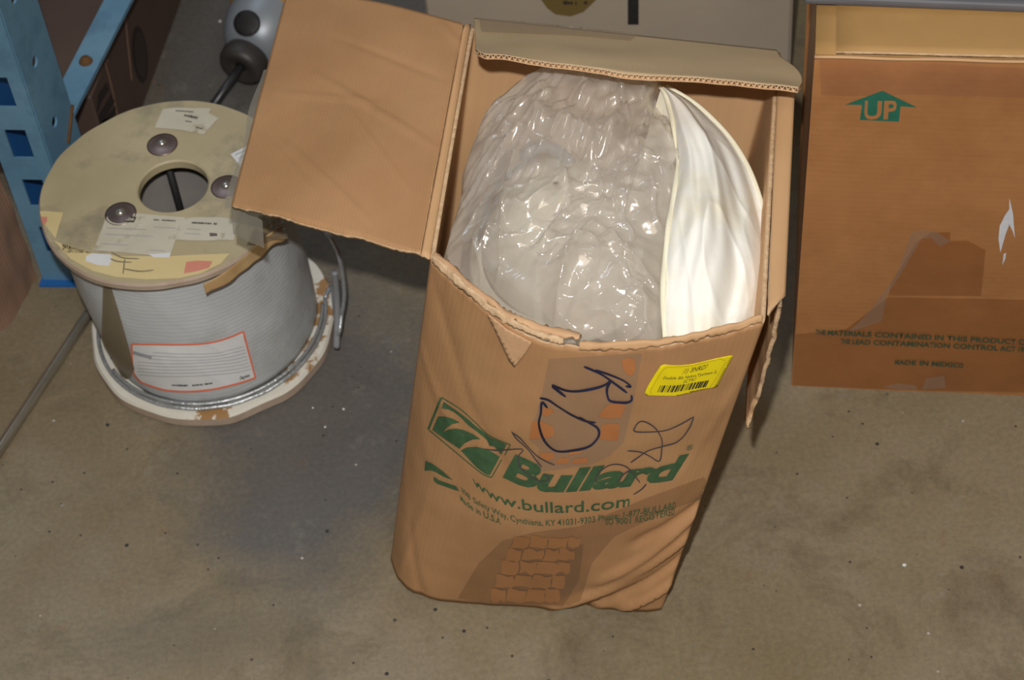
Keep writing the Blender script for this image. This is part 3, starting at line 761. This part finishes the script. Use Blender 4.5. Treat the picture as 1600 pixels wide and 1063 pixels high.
top = [[clothp(i/NCU, j/NCV) for i in range(NCU+1)] for j in range(NCV+1)]
cl = empty('cloth_hood', (.24, 1.45, .1), 'white cloth hood with cream yellowed edge stuffed beside the clear bag', 'cloth')
loop = [top[j][0] for j in range(NCV, -1, -1)][:0]
vs = [p for r in top for p in r]; m_ = NCU+1
fs = [(j*m_+i, j*m_+i+1, (j+1)*m_+i+1, (j+1)*m_+i) for j in range(NCV) for i in range(NCU)]
# sides drop down into the box
edge = [(j*m_+NCU) for j in range(NCV+1)] + [NCV*m_+i for i in range(NCU-1, -1, -1)] + [(NCV-j)*m_ for j in range(1, NCV+1)]
prev = edge; ce = Vector((.20, 1.46, 0))
for s_ in range(1, 9):
    t = s_/8; cur = []
    for k, idx in enumerate(edge):
        p = vs[idx].copy(); d = Vector((ce.x-p.x, ce.y-p.y, 0))
        q = p+Vector((-.078*t, 0, -.28*t))+d*(.16*t)+d.normalized()*.004*sin(k*.4+s_*.6)*t; cur.append(len(vs)); vs.append(q)
    fs += [(prev[k], prev[k+1], cur[k+1], cur[k]) for k in range(len(edge)-1)]; prev = cur
mesh('drape', vs, fs, CLOTH, cl)
v_, f_ = tube([top[j][NCU]+Vector((.0005, 0, .001)) for j in range(0, NCV+1, 2)], .0019, 8); mesh('hem', v_, f_, HEM, cl)
v_, f_ = tube([top[j][0]+Vector((-.001, 0, .001+.002*sin(j*.3))) for j in range(0, NCV+1, 2)], .0035, 8, rfun=lambda t: .0026+.0014*sin(t*14)*sin(t*5)); mesh('hem', v_, f_, HEM, cl)

# ================================================================== cable reel
RC0 = Vector((-.375, 1.751, 0))
rl = empty('wire_rope_reel', RC0, 'beige wooden reel of grey wire rope with paper labels and chipped white base', 'cable reel')
ZT, ZB = .252, .020
# bottom flange
LEAN = Vector((-.016, .008, 0)); RB = RC0+Vector((.006, -.006, 0)); RT = RC0+Vector((-.008, .001, 0)); RH = RC0+Vector((.001, .005, 0))
def wobb(a, z): return .0012*sin(7*a)+.0010*sin(13*a+1)+.0014*nz((cos(a)*4, sin(a)*4, z*9), 1, 3)
v_, f_ = lathe([(.02, 0), (.150, 0), (.1535, .004), (.1535, .016), (.151, ZB), (.03, ZB)], RB, 140, wob=wobb)
fm = [0 if (k//140) in (0, 1, 2) else 1 for k in range(len(f_))]
bm_ = mesh('bottom_flange', v_, f_, [REELEDGE, REELWHITE], rl, midx=fm, smooth=False)
# top flange with hole
def wobt(a, z): return .0008*sin(5*a)+.0012*nz((cos(a)*5, sin(a)*5, z*9), 1, 8)
hr = .041
v_, f_ = lathe([(hr, ZT-.012), (.147, ZT-.012), (.149, ZT-.009), (.149, ZT-.003), (.147, ZT), (hr+.002, ZT), (hr, ZT-.002), (hr, ZT-.012)], RT, 140, wob=wobt)
for k, p in enumerate(v_):
    if (p-RT).xy.length < .06:
        q = p-RT; a = math.atan2(q.y, q.x); rad = hr if k//140 != 5 else hr+.002; v_[k] = RH+Vector((rad*cos(a), rad*sin(a), p.z))
fm = [0 if (k//140) in (4, 5, 6) else 1 for k in range(len(f_))]
mesh('top_flange', v_, f_, [REELPLY, REELEDGE], rl, midx=fm, smooth=False)
# winding
def wob2(a, z): return .0015*sin(3*a+z*20)+.0016*nz((cos(a)*3, sin(a)*3, z*14), 1, 5) + .0022*max(0, ridg((cos(a+z*4)*1.2, sin(a+z*4)*1.2, z*3), 3, 9)-.72)
wp = [(.1, ZB)] + [(.1345-.002*cos(k/24*pi*2), ZB+.001+(ZT-.013-ZB)*k/24) for k in range(25)] + [(.1, ZT-.0125)]
WV, WF = lathe(wp, RB, 160, wob=wob2)
WV = [p+(RT-RB)*(p.z/ZT) for p in WV]
mesh('wire_winding', WV, WF, WINDING, rl)
v_, f_ = lathe([(.100, ZT-.0122), (.097, ZT-.04), (.096, ZB+.002), (.096, ZB+.0005), (.01, ZB+.0005)], RC0, 64)
mesh('core_drum', v_, f_, CAVITY, rl)
bolts = [(-.388, 1.826), (-.311, 1.744), (-.434, 1.719)]
for bx, by in bolts:
    v_, f_ = lathe([(.004, .0030), (.010, .0028), (.016, .0008), (.0185, .0012), (.0185, 0)], (bx, by, ZT), 32)
    wsh = mesh('washer', v_, f_, WASHER, rl)
    v_, f_ = lathe([(.0001, .0072), (.0035, .0070), (.0055, .005), (.0058, .001)], (bx, by, ZT), 18); mesh('bolt_head', v_, f_, STEEL, wsh)
    b_ = RC0+(Vector((bx, by, 0))-RC0)*.97
    v_, f_ = tube([Vector((b_.x, b_.y, ZB+.001)), Vector((b_.x, b_.y, ZT-.012))], .0048, 10); mesh('tie_rod', v_, f_, BLACK, rl)
v_, f_ = tube([RC0+Vector((-.055+.01*sin(t*.9), .03-.004*t, ZB+.004+.012*t)) for t in range(9)], .0016, 8); mesh('loose_wire_end', v_, f_, RUST, rl)
# skins for labels
discv = [RT+Vector((.149*cos(2*pi*k/64), .149*sin(2*pi*k/64), ZT)) for k in range(64)]+[RT+Vector((0, 0, ZT))]
SD = Skin(discv, [(k, (k+1) % 64, 64) for k in range(64)], (250, 300)); SW = Skin(WV, WF, (300, 520))
def d3(pts): return [(60+x/3.544, 150+y/3.543) for x, y in pts]      # top view crop
# yellowed paper and dirt first, then labels over
v_, f_ = shape(SD, [d3([(8, 640), (60, 640), (138, 648), (120, 705), (95, 790), (40, 720), (12, 660)]), d3([(85, 800), (130, 820), (140, 870), (300, 872), (480, 890), (740, 888), (900, 880), (1060, 875), (1010, 930), (900, 985), (780, 1012), (600, 1018), (430, 1005), (300, 970), (180, 905)])], .0006, 14)
mesh('paper_label', v_, f_, YPAPER, rl)
patches('pink_patch', SD, [d3([(12, 672), (50, 672), (48, 700), (28, 720)]), d3([(820, 922), (880, 915), (965, 918), (945, 955), (870, 975), (806, 985)])], .0009, PINK, rl, 14)
v_, f_ = shape(SD, [d3([(395, 650), (560, 655), (800, 675), (1010, 675), (1085, 685), (1110, 712), (1090, 740), (1085, 800), (900, 805), (760, 800), (740, 860), (725, 900), (620, 885), (480, 870), (300, 858), (330, 800), (370, 690)])], .0010, 14)
big = tag(mesh('paper_label', v_, f_, PAPER, rl), 'large scuffed off white paper label')
l = shape(SD, [d3([(418, 662), (545, 675), (530, 705), (405, 698)])], .0014, 14)
tx = [lettering(SD, 'Dayton', d3([(425, 690), (530, 697)]), (1, -6), (1, -6), .0017, .03, maxlen=20),
      scrawl(SD, d3([(640, 690), (760, 696)]), 2.6, .0014, 1),
      scrawl(SD, d3([(850, 706), (990, 713)]), 3.2, .0014, 2)]
ln = strokes(SD, [d3([(380, 735), (600, 745)]), d3([(370, 770), (640, 782)]), d3([(350, 822), (500, 832)]), d3([(620, 858), (700, 862)]), d3([(820, 740), (900, 745)]), d3([(810, 765), (900, 770)]), d3([(640, 730), (760, 736)])], 1.0, .0014, False)
bl_ = shape(SD, [d3([(948, 762), (990, 765), (992, 780), (950, 782)])], .0014, 14)
vv, ff2, mi = join(l+(0,), tx[0]+(1,), tx[1]+(0,), tx[2]+(0,), ln+(2,), bl_+(3,))
mesh('label_print', vv, ff2, [BLACKINK, PAPER, GREYINK, WASHER], big, midx=mi)
v_, f_ = shape(SD, [d3([(690, 75), (760, 68), (955, 70), (945, 98), (998, 125), (915, 215), (790, 190), (645, 178)])], .0008, 14)
lb = mesh('paper_label', v_, f_, PAPER, rl)
tx = scrawl(SD, d3([(808, 110), (885, 126)]), 4, .0012, 3)
ln = strokes(SD, [d3([(815, 142), (850, 148)]), d3([(870, 178), (910, 185)]), d3([(760, 85), (860, 92)])], 1.2, .0012, False)
vv, ff2, _m = join(tx, ln); mesh('label_print', vv, ff2, BLACKINK, lb)
v_, f_ = shape(SD, [d3([(1065, 325), (1190, 262), (1230, 300), (1220, 430), (1130, 405)])], .0008, 14)
lb = mesh('paper_label', v_, f_, PAPERW, rl)
ln = strokes(SD, [d3([(1090, 330), (1180, 290)]), d3([(1110, 350), (1190, 312)]), d3([(1120, 385), (1190, 350)])], 1.4, .0012, False)
mesh('label_print', ln[0], ln[1], GREYINK, lb)
# loose torn paper and tape hanging over the rim
patches('paper_scrap', SD, [d3([(265, 890), (300, 875), (400, 880), (410, 905), (390, 945), (330, 940), (262, 918)]), d3([(610, 880), (735, 872), (725, 900), (640, 897)])], .0011, PAPERW, rl, 14)
v_, f_ = strokes(SD, [d3([(405, 870), (470, 900), (560, 905)]), d3([(470, 960), (560, 975), (640, 968)]), d3([(400, 905), (440, 920), (520, 925)]), d3([(480, 905), (470, 990)])], 2.0, .0013)
mesh('dirt_smear', v_, f_, SMEAR, rl)
tp_ = [at(433, 352, .254), at(404, 372, .254), at(378, 398, .253), at(345, 424, .252), at(316, 440, .250)]
def tear(u, v):
    p = poly_at(tp_, u); out = (p-RC0); out.z = 0; out.normalize()
    return p+out*(.006+.004*v)+Vector((0, 0, -.020*v*(1-.45*u)*(1+.35*nz((u*9, 0, 0), 1, 15))+.002))
g = grid(40, 8, tear); o = mesh('torn_wrapper', g[0], g[1], TORN, rl); solid(o, .0008, 0)
tq = [at(385, 385, .256), at(405, 335, .256), at(440, 330, .258), at(450, 372, .252)]
def tearT(u, v): p = lerp(lerp(tq[0], tq[1], u), lerp(tq[3], tq[2], u), v); p.z += .004*nz((u*6, v*6, 0), 1, 16); return p
g = grid(16, 16, tearT); mesh('torn_wrapper', g[0], g[1], WRAPTAPE, rl)
# side label
lab = [(207, 536), (262, 537), (310, 536), (345, 530), (379, 517), (388, 552), (398, 589), (370, 598), (330, 607), (290, 610), (255, 607), (222, 596), (210, 580)]
v_, f_ = shape(SW, [lab], .0016, 8); sl = tag(mesh('paper_label', v_, f_, PAPERW, rl), 'white side label with an orange border')
ol = strokes(SW, [lab[:5], lab[4:7], lab[6:12], [lab[11], lab[12], lab[0]]], 2.6, .0021, False)
lines = []
for k in range(9):
    y = 547+k*5.0; x0 = 214+k*.5 if k > 2 else 240-(k*4); x1 = 380+k*1.6
    lines.append([(x0, y+2), (x0+45, y+4.5), (x0+95, y+3.5), (x1-22, y-1.5), (x1, y-7)])
gl_ = strokes(SW, lines[:8], .8, .0021, False)
sb = scrawl(SW, [(266, 600), (300, 600.5), (332, 597)], 2.8, .0021, 4)
un = lettering(SW, 'Dayton', [(374, 592), (389, 587)], (0, -5), (0, -5), .0021, .03, maxlen=14)
hb_ = strokes(SW, [[(209, 549), (222, 553), (238, 557)]], 5, .0021, False)
vv, ff2, mi = join(ol+(0,), gl_+(1,), sb+(2,), un+(2,), hb_+(1,))
mesh('label_print', vv, ff2, [OLINE, GREYINK, BLACKINK], sl, midx=mi)
v_, f_ = shape(SW, [[(163, 446), (175, 444), (186, 480), (203, 540), (212, 575), (205, 590), (178, 590), (160, 560)]], .0026, 9)
tag(mesh('wrap_tape', v_, f_, WRAPTAPE, rl), 'brownish clear tape strip down the side')
# loose outer strand resting on the bottom flange, then its free end standing up
pts = []
for k in range(121):
    a = radians(150+ (360+8-150+20)*k/120) if False else radians(-200+205*k/120)
    pts.append(RB+Vector((.1425*cos(a), .1425*sin(a), ZB+.004+.0005*sin(k*.6))))
v_, f_ = tube(pts, .0026, 8); mesh('loose_strand', v_, f_, GALV, rl)
pts = []
for k in range(90):
    a = radians(-150+150*k/89); pts.append(RB+Vector((.139*cos(a), .139*sin(a), ZB+.0085)))
v_, f_ = tube(pts, .0022, 8); mesh('loose_strand', v_, f_, GALV, rl)
ue = [at(517, 372, .20), at(528, 395, .175), at(535, 425, .14), at(538, 460, .10), at(534, 490, .07), at(528, 520, .048), RB+Vector((.152, .022, .03)), RB+Vector((.1425, .013, ZB+.005))]
uu = [poly_at(ue, k/60) for k in range(61)]; uu = [at(498, 352, .205)]+uu
v_, f_ = tube(uu, .0029, 8); mesh('loose_strand', v_, f_, GALV, rl)
sv = [at(523, 425, .14), at(526, 460, .10), at(527, 500, .063), at(526, 543, .028)]
v_, f_ = tube([poly_at(sv, k/20) for k in range(21)], .0040, 10); mesh('end_sleeve', v_, f_, GREYPL, rl)

# ================================================================== carton with the UP arrow
YA = Vector((.981, -.193, 0)); YB = Vector((.193, .981, 0))          # the aisle's directions
ub = empty('cardboard_box', (.333, 1.557, 0), 'large closed red-brown cardboard box with green UP arrow and white paint splash', 'box')
P0 = Vector((.327, 1.5575, 0)); HB = .53; WB, DB = .50, .30
def upf(u, v):
    p = P0+YA*(WB*u)+Vector((0, 0, HB*v)); n = Vector((-.193, -.981, 0))
    p += n*(.0035*sin(pi*u)*sin(pi*v)) + n*.0015*nz((u*5, v*6, 0), 1, 31) - Vector((-.007, 0, 0))*v*(1-u)
    if v > .96: p -= n*.004*((v-.96)/.04)**2
    return p
gf = grid(70, 70, upf)
gs = grid(20, 30, lambda u, v: P0+YB*(DB*(1-u))+Vector((.007*v, 0, HB*v)))
gr = grid(2, 2, lambda u, v: P0+YA*WB+YB*(DB*u)+Vector((0, 0, HB*v)))
gb = grid(2, 2, lambda u, v: P0+YB*DB+YA*(WB*(1-u))+Vector((0, 0, HB*v)))
o_uv = gf[2]+gs[2]+gr[2]+gb[2]
vv, ff2, _m = join((gf[0], gf[1]), (gs[0], gs[1]), (gr[0], gr[1]), (gb[0], gb[1]))
mesh('body', vv, ff2, KRAFT_RED, ub, o_uv)
ge = grid(60, 60, lambda u, v: upf(-.02+1.04*u, v)); SU = Skin(ge[0], ge[1], (1450, 350))
# top flaps, the outer one butting a narrow strip of the inner one
def topq(a0, a1, b0, b1, z, wv=0.001):
    return grid(14, 14, lambda u, v: P0+Vector((.007, .003, 0))+YA*lerp(a0, a1, u)+YB*lerp(b0, b1, v)+Vector((0, 0, z+wv*nz((u*4, v*4, 0), 1, 33))))
g = topq(.001, WB-.001, .003, DB-.003, HB-.003); o = mesh('inner_flap', g[0], g[1], KRAFT_TOP, ub); solid(o, .003, 1)
g = topq(.022, WB, .002, DB*.5, HB+.001); o = mesh('top_flap', g[0], g[1], [KRAFT_TOP, KRAFT_CUT], ub, g[2]); solid(o, .004, 1, 1)
g = topq(.022, WB, DB*.5+.002, DB, HB+.001); o = mesh('top_flap', g[0], g[1], [KRAFT_TOP, KRAFT_CUT], ub, g[2]); solid(o, .004, 1, 1)
v_, f_ = tube([P0+Vector((.007, 0, HB-.0005))+YA*(WB*k/30)+YB*.002+Vector((0, 0, .0005*sin(k))) for k in range(31)], .0018, 8); mesh('edge_fold', v_, f_, KRAFT_IN, ub)
# print
def u4(pts): return [(1200+x/4.0, y/4.0) for x, y in pts]
v_, f_ = shape(SU, [u4([(715, 565), (930, 668), (828, 660), (818, 757), (575, 746), (588, 652), (485, 650)])], .0008, 12)
arrow = tag(mesh('up_arrow', v_, f_, TEAL, ub), 'dark green house shaped arrow')
tx = lettering(SU, 'UP', u4([(600, 735), (700, 737), (800, 733)]), (1.5, -27.5), (1.5, -27.5), .0014, .03, maxlen=12)
mesh('arrow_lettering', tx[0], tx[1], KRAFT_RED, arrow)
t1 = lettering(SU, 'THE MATERIALS CONTAINED IN THIS PRODUCT COMPLY', [(1274, 521), (1440, 528.5), (1632, 539)], (.8, -7.2), (.8, -7.6), .0016, .028, maxlen=14)
t2 = lettering(SU, 'THE LEAD CONTAMINATION CONTROL ACT 1988', [(1313, 535.5), (1450, 541), (1606, 549)], (.8, -7.2), (.8, -7.6), .0016, .028, maxlen=14)
t3 = lettering(SU, 'MADE IN MEXICO', [(1398, 568), (1450, 570), (1505, 573.5)], (.8, -6.8), (.8, -6.8), .0016, .03, maxlen=14)
for t_ in (t1, t2, t3): mesh('printed_lettering', t_[0], t_[1], GREENDK, ub)
v_, f_ = shape(SU, [[(1577, 308), (1581, 325), (1583, 334), (1584, 350), (1586, 372), (1582, 360), (1577, 350), (1571, 366), (1563, 394), (1560, 372), (1562, 352), (1570, 336), (1577, 326)], [(1568, 396), (1572, 394), (1571, 403), (1566, 414)]], .0009, 8)
o = mesh('paint_splash', v_, f_, WPAINT, ub)
TAPERB = film('red_brown_tape', (.90, .83, .74), .08, .22, (.36, .18, .06), gloss=.035, bump=.12, edge=.05)
v_, f_ = shape(SU, [[(1243, 522), (1322, 514), (1388, 464), (1600, 468), (1640, 470), (1640, 614), (1400, 609), (1238, 602)]], .0005, 20)
tag(mesh('packing_tape', v_, f_, TAPERB, ub), 'wide brown tape along the bottom')
v_, f_ = shape(SU, [[(1393, 440), (1432, 378), (1455, 362), (1485, 362), (1484, 376), (1512, 375), (1540, 390), (1533, 462), (1388, 461)]], .0010, 14)
tag(mesh('packing_tape', v_, f_, TAPERB, ub), 'irregular brown tape patch')
v_, f_ = shape(SU, [[(1424, 362), (1440, 358), (1462, 360), (1485, 376), (1468, 384), (1455, 370), (1440, 372), (1410, 422), (1385, 462), (1378, 500), (1322, 520), (1350, 495), (1400, 430)]], .0014, 14)
tag(mesh('packing_tape', v_, f_, TAPE, ub), 'greyish folded tape running diagonally')
v_, f_ = shape(SU, [[(1280, 93), (1420, 97), (1640, 108), (1640, 153), (1420, 147), (1330, 150), (1283, 148)]], .0006, 20)
tag(mesh('packing_tape', v_, f_, film('pale_tape', (.95, .9, .86), .10, .3, (.6, .42, .32), gloss=.0), ub), 'pale tape along the top edge')
v_, f_ = shape(SU, [[(1380, 604), (1400, 598), (1430, 601), (1435, 608), (1400, 607)], [(1448, 590), (1475, 586), (1478, 605), (1440, 608)]], .0011, 12)
mesh('tape_crinkle', v_, f_, TAPE, ub)
# slate coloured sheet lying on the far part of the lid
q = [at(1255, 9, .536), at(1620, 23, .536)]
dx = (q[1]-q[0]).normalized(); dy = Vector((-dx.y, dx.x, 0))
pz = [q[0]-dx*.0, q[0]+dx*.36, q[0]+dx*.36+dy*.20, q[0]+dy*.20]
v_, f_ = hexbox(pz+[p+Vector((0, 0, .012)) for p in pz]); o = mesh('folded_sheet', v_, f_, SLATE, smooth=False)
o.modifiers.new('soft', 'BEVEL').width = .005
o.modifiers['soft'].segments = 3
recentre(o); tag(o, 'dark slate grey sheet lying on the lid of the UP arrow box', 'sheet')

# ================================================================== grey carton behind
gb0 = empty('cardboard_box', (.12, 2.12, 0), 'plain grey-beige cardboard box standing behind the open box', 'box')
G0 = at(681, 140, 0); G1 = at(1232, 170, 0)
gd = (G1-G0).normalized(); gn = Vector((-gd.y, gd.x, 0)); gw = (G1-G0).length
Gq = [G0, G0+gd*gw, G0+gd*gw+gn*.3, G0+gn*.3]
v_, f_ = hexbox(Gq+[p+Vector((0, 0, .42)) for p in Gq]); o = mesh('body', v_, f_, GREYBOARD, gb0, smooth=False)
o.modifiers.new('soft', 'BEVEL').width = .004
SG = Skin([G0, G0+gd*gw, G0+gd*gw+Vector((0, 0, .6)), G0+Vector((0, 0, .6))], [(0, 1, 2, 3)])
v_, f_ = shape(SG, [[(981, -20), (998, -20), (998, 38), (981, 38)]], .0008, 40); mesh('black_stripe', v_, f_, BLACKINK, gb0)
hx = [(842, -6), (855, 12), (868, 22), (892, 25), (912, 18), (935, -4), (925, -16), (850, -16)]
v_, f_ = shape(SG, [hx], .0008, 40); em = mesh('carton_marking', v_, f_, mat('ochre_patch', (.17, .115, .035), None, 6, .6), gb0)  # flat darker ochre patch laid on the carton face
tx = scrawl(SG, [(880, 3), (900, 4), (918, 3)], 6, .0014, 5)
mesh('patch_lettering', tx[0], tx[1], BLACKINK, em)

# ================================================================== blue rack upright
rk = empty('rack_upright', (-.56, 1.87, 0), 'blue painted steel rack post with slotted face and side bolt holes', 'rack')
fA, fB_, fC = Vector((-.592, 1.864, 0)), Vector((-.531, 1.853, 0)), Vector((-.508, 1.932, 0))
def slotface(a, b, z1, slots, mat_, name):
    """plate a->b, floor to z1, with rectangular cut-outs (u0,u1,z0,z1)"""
    us = sorted({0, 1, *[s[0] for s in slots], *[s[1] for s in slots]}); zs = sorted({0, z1, *[s[2] for s in slots], *[s[3] for s in slots]})
    vs = [lerp(a, b, u)+Vector((0, 0, z)) for z in zs for u in us]; m = len(us); fs = []
    for j in range(len(zs)-1):
        for i in range(m-1):
            cu, cz = (us[i]+us[i+1])/2, (zs[j]+zs[j+1])/2
            if any(s[0] < cu < s[1] and s[2] < cz < s[3] for s in slots): continue
            fs.append((j*m+i, j*m+i+1, (j+1)*m+i+1, (j+1)*m+i))
    return vs, fs
slots = [(.30, .72, .057+k*.085, .057+k*.085+.048) for k in range(10)]
v_, f_ = slotface(fA, fB_, .95, slots, BLUE, 'f')
o = mesh('slotted_face', v_, f_, BLUE, rk, smooth=False); solid(o, .003, 1)
# side web with round holes
def side():
    bm = bmesh.new(); d = (fC-fB_); L = d.length; hl = [(L*.42, .155+.098*k) for k in range(8)]
    loops = [[(0, 0), (L, 0), (L, .95), (0, .95)]]+[[(cx+.0075*cos(-2*pi*k/16), cz+.0075*sin(-2*pi*k/16)) for k in range(16)] for cx, cz in hl]
    t = tessellate_polygon([[Vector((x, z, 0)) for x, z in lp] for lp in loops]); flat = [p for lp in loops for p in lp]
    return [fB_+d/L*x+Vector((0, 0, z)) for x, z in flat], [tuple(q) for q in t]
v_, f_ = side(); o = mesh('side_web', v_, f_, BLUE, rk, smooth=False); solid(o, .003, 0)
fD = fA+(fC-fB_)
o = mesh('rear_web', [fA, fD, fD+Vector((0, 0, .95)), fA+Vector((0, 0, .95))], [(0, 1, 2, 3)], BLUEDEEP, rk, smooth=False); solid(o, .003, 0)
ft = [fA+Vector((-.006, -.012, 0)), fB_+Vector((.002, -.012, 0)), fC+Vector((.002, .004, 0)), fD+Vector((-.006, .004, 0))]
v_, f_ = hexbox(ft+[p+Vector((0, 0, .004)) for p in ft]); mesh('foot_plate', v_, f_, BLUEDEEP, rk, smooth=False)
# strut running back from the post
s0 = at(116, 176, .22); s1 = at(205, 0, .22); sd = (s1-s0).normalized(); sn = Vector((-sd.y, sd.x, 0))
L_ = .85; sq = [s0, s0+sd*L_, s0+sd*L_+sn*.036, s0+sn*.036]
v_, f_ = hexbox([p+Vector((0, 0, -.006)) for p in sq]+sq); o = mesh('strut', v_, f_, BLUE, rk, smooth=False)
v_, f_ = lathe([(.0001, .007), (.006, .006), (.009, .001), (.009, 0)], (s0+sd*.09+sn*.018), 14); mesh('bolt_head', v_, f_, RUST, rk)
v_, f_ = tube([lerp(fB_, fC, .55)+Vector((.003, 0, .205)), fC+Vector((.003, .0, .235))], .0022, 6); mesh('rust_streak', v_, f_, RUST, rk)
# yellow load beam end behind the post, top left
q = [Vector((-.78, 2.06, .42)), Vector((-.575, 2.03, .42)), Vector((-.575, 2.07, .42)), Vector((-.78, 2.10, .42))]
v_, f_ = hexbox(q+[p+Vector((0, 0, .07)) for p in q]); o = mesh('load_beam', v_, f_, mat('yellow_beam_paint', (.45, .28, .02), (.5, .32, .03), 8, .5), smooth=False)
recentre(o); tag(o, 'yellow steel load beam at the top left behind the blue post', 'beam')

# ================================================================== dark carton behind the reel
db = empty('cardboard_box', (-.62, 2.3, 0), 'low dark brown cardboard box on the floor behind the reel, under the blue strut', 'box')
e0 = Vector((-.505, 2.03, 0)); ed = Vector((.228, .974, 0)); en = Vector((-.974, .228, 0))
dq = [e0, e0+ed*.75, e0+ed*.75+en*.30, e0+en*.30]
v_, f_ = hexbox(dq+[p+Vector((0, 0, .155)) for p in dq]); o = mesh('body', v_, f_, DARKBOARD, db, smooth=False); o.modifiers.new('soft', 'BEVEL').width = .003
SDB = Skin([e0, e0+ed*.75, e0+ed*.75+Vector((0, 0, .155)), e0+Vector((0, 0, .155))], [(0, 1, 2, 3)])
DINK = mat('dark_print', (.03, .022, .02), None, 8, .6)
el = [(218+12*cos(2*pi*k/24)+4*sin(2*pi*k/24), 85+45*sin(2*pi*k/24)) for k in range(24)]
el2 = [(218+9*cos(2*pi*k/24)+3*sin(2*pi*k/24), 85+36*sin(2*pi*k/24)) for k in range(24)]
v_, f_ = shape(SDB, [el], .0008, 40); mesh('carton_marking', v_, f_, DINK, db)
v_, f_ = shape(SDB, [el2], .0014, 40); mesh('carton_marking', v_, f_, mat('dark_print_centre', (.05, .034, .03), None, 8, .6), db)
v_, f_ = shape(SDB, [[(140, 165), (166, 128), (170, 140), (145, 178)], [(152, 182), (174, 146), (179, 158), (156, 196)], [(136, 202), (160, 188), (180, 165), (180, 178), (160, 205)]], .0008, 30); mesh('printed_lettering', v_, f_, DINK, db)
for c_ in ([(161, 90), (172, 130), (183, 182)], [(195, 28), (200, 80), (205, 125)]):
    v_, f_ = strokes(SDB, [c_], 2.5, .0008, False); mesh('crease', v_, f_, BROWNBOARD, db)

# ================================================================== brown carton at the left edge
lbx = empty('cardboard_box', (-.70, 1.80, 0), 'worn brown cardboard box cut off by the left edge, in front of the blue post', 'box')
lc = Vector((-.599, 1.868, 0)); lf = Vector((-.636, 1.776, 0)); ld = (lf-lc).normalized(); lnn = Vector((ld.y, -ld.x, 0))
if lnn.x > 0: lnn = -lnn
def lbf(u, v):
    p = lerp(lc, lf, u)+Vector((0, 0, .42*v)); p += lnn*(.004*nz((u*4, v*8, 0), 1, 41)+.003)
    if v < .12 and u > .8: p += lnn*.010*((u-.8)/.2)*(1-v/.12)
    return p
g = grid(16, 40, lbf)
def lff(u, v): return lbf(1, v)+lnn*(.22*u)
g2_ = grid(16, 40, lff)
g3 = grid(2, 2, lambda u, v: lbf(0, v)+lnn*.22*u)
g4 = grid(2, 2, lambda u, v: lerp(lc, lf, u)+lnn*(.003+.22*v)+Vector((0, 0, .42)))
g5 = grid(2, 2, lambda u, v: lerp(lc, lf, u)+lnn*.222+Vector((0, 0, .42*v)))
vv, ff2, _m = join(g[:2], g2_[:2], g3[:2], g4[:2], g5[:2])
mesh('body', vv, ff2, BROWNBOARD, lbx, g[2]+g2_[2]+g3[2]+g4[2]+g5[2])

# ================================================================== rod on the floor
r0 = at(-40, 762, .0068); r1 = at(134, 497, .0068); v_, f_ = tube([lerp(r0, r1, k/8) for k in range(9)]+[r1+(r1-r0).normalized()*.04], .0068, 16)
o = mesh('metal_rod', v_, f_, RODM); recentre(o); tag(o, 'long straight round metal rod lying on the floor left of the reel', 'rod')

# ================================================================== grey housing with a shaft
a0 = at(377, 103, .045); a1 = at(452, -18, .062); ax = (a1-a0).normalized()
mc = empty('shaft_housing', Vector((a0.x+.03, a0.y+.05, 0)), 'silver grey round metal housing with black port, orange band and steel shaft, behind the reel', 'machine')
def along(prof, n=40):
    s_ = ax.orthogonal().normalized(); t_ = ax.cross(s_); vs = []; fs = []
    for d, r in prof:
        for i in range(n):
            th = 2*pi*i/n; vs.append(a0+ax*d+(s_*cos(th)+t_*sin(th))*r)
    for k in range(len(prof)-1):
        for i in range(n): j = (i+1) % n; fs.append((k*n+i, k*n+j, (k+1)*n+j, (k+1)*n+i))
    return vs, fs
HV, HF = along([(.018, .020), (.022, .032), (.030, .041), (.045, .050), (.065, .056), (.10, .058), (.17, .058), (.18, .05), (.18, .001)])
mesh('housing', HV, HF, SILVER, mc)
v_, f_ = along([(-.002, .0075), (-.008, .024), (-.006, .030), (.0, .033), (.012, .034), (.020, .031), (.028, .030)]); mesh('collar', v_, f_, COLLAR, mc)
v_, f_ = along([(.088, .0565), (.089, .062), (.102, .063), (.103, .0585)]); mesh('orange_band', v_, f_, ORANGE, mc)
SH = Skin(HV, HF)
v_, f_ = shape(SH, [[(387+20*cos(2*pi*k/28), 37+20*sin(2*pi*k/28)) for k in range(28)]], .0015, 8); o = mesh('port', v_, f_, BLACK, mc); solid(o, .003, 0)
sh0 = a0+ax*.0; sh1 = at(318, 186, .012)
v_, f_ = tube([sh0, lerp(sh0, sh1, .5), sh1], .0062, 14); mesh('shaft', v_, f_, DSTEEL, mc)
# small pebbles and chips on the floor
for k, (x, y, r) in enumerate([(344, 34, .0022), (489, 638, .0012), (508, 668, .0014), (537, 640, .0016), (617, 970, .0018), (1413, 884, .0022), (407, 163, .0020), (520, 636, .0011), (560, 606, .0010)]):
    c = at(x, y, 0); vs = []; fs = []
    bm = bmesh.new(); bmesh.ops.create_icosphere(bm, subdivisions=2, radius=r)
    for v in bm.verts: v.co *= 1+.35*noise.noise(v.co*900+Vector((k, 0, 0))); v.co.z = v.co.z*.6+r*.5
    me = bpy.data.meshes.new('floor_chip'); bm.to_mesh(me); bm.free()
    me.materials.append(PAPERW if k in (0, 1, 2, 3, 5, 6) else DSTEEL)
    o = bpy.data.objects.new('floor_chip', me); COL.objects.link(o); o.location = c
    tag(o, 'tiny chip of debris lying on the concrete floor', 'debris', 'scattered floor chips')
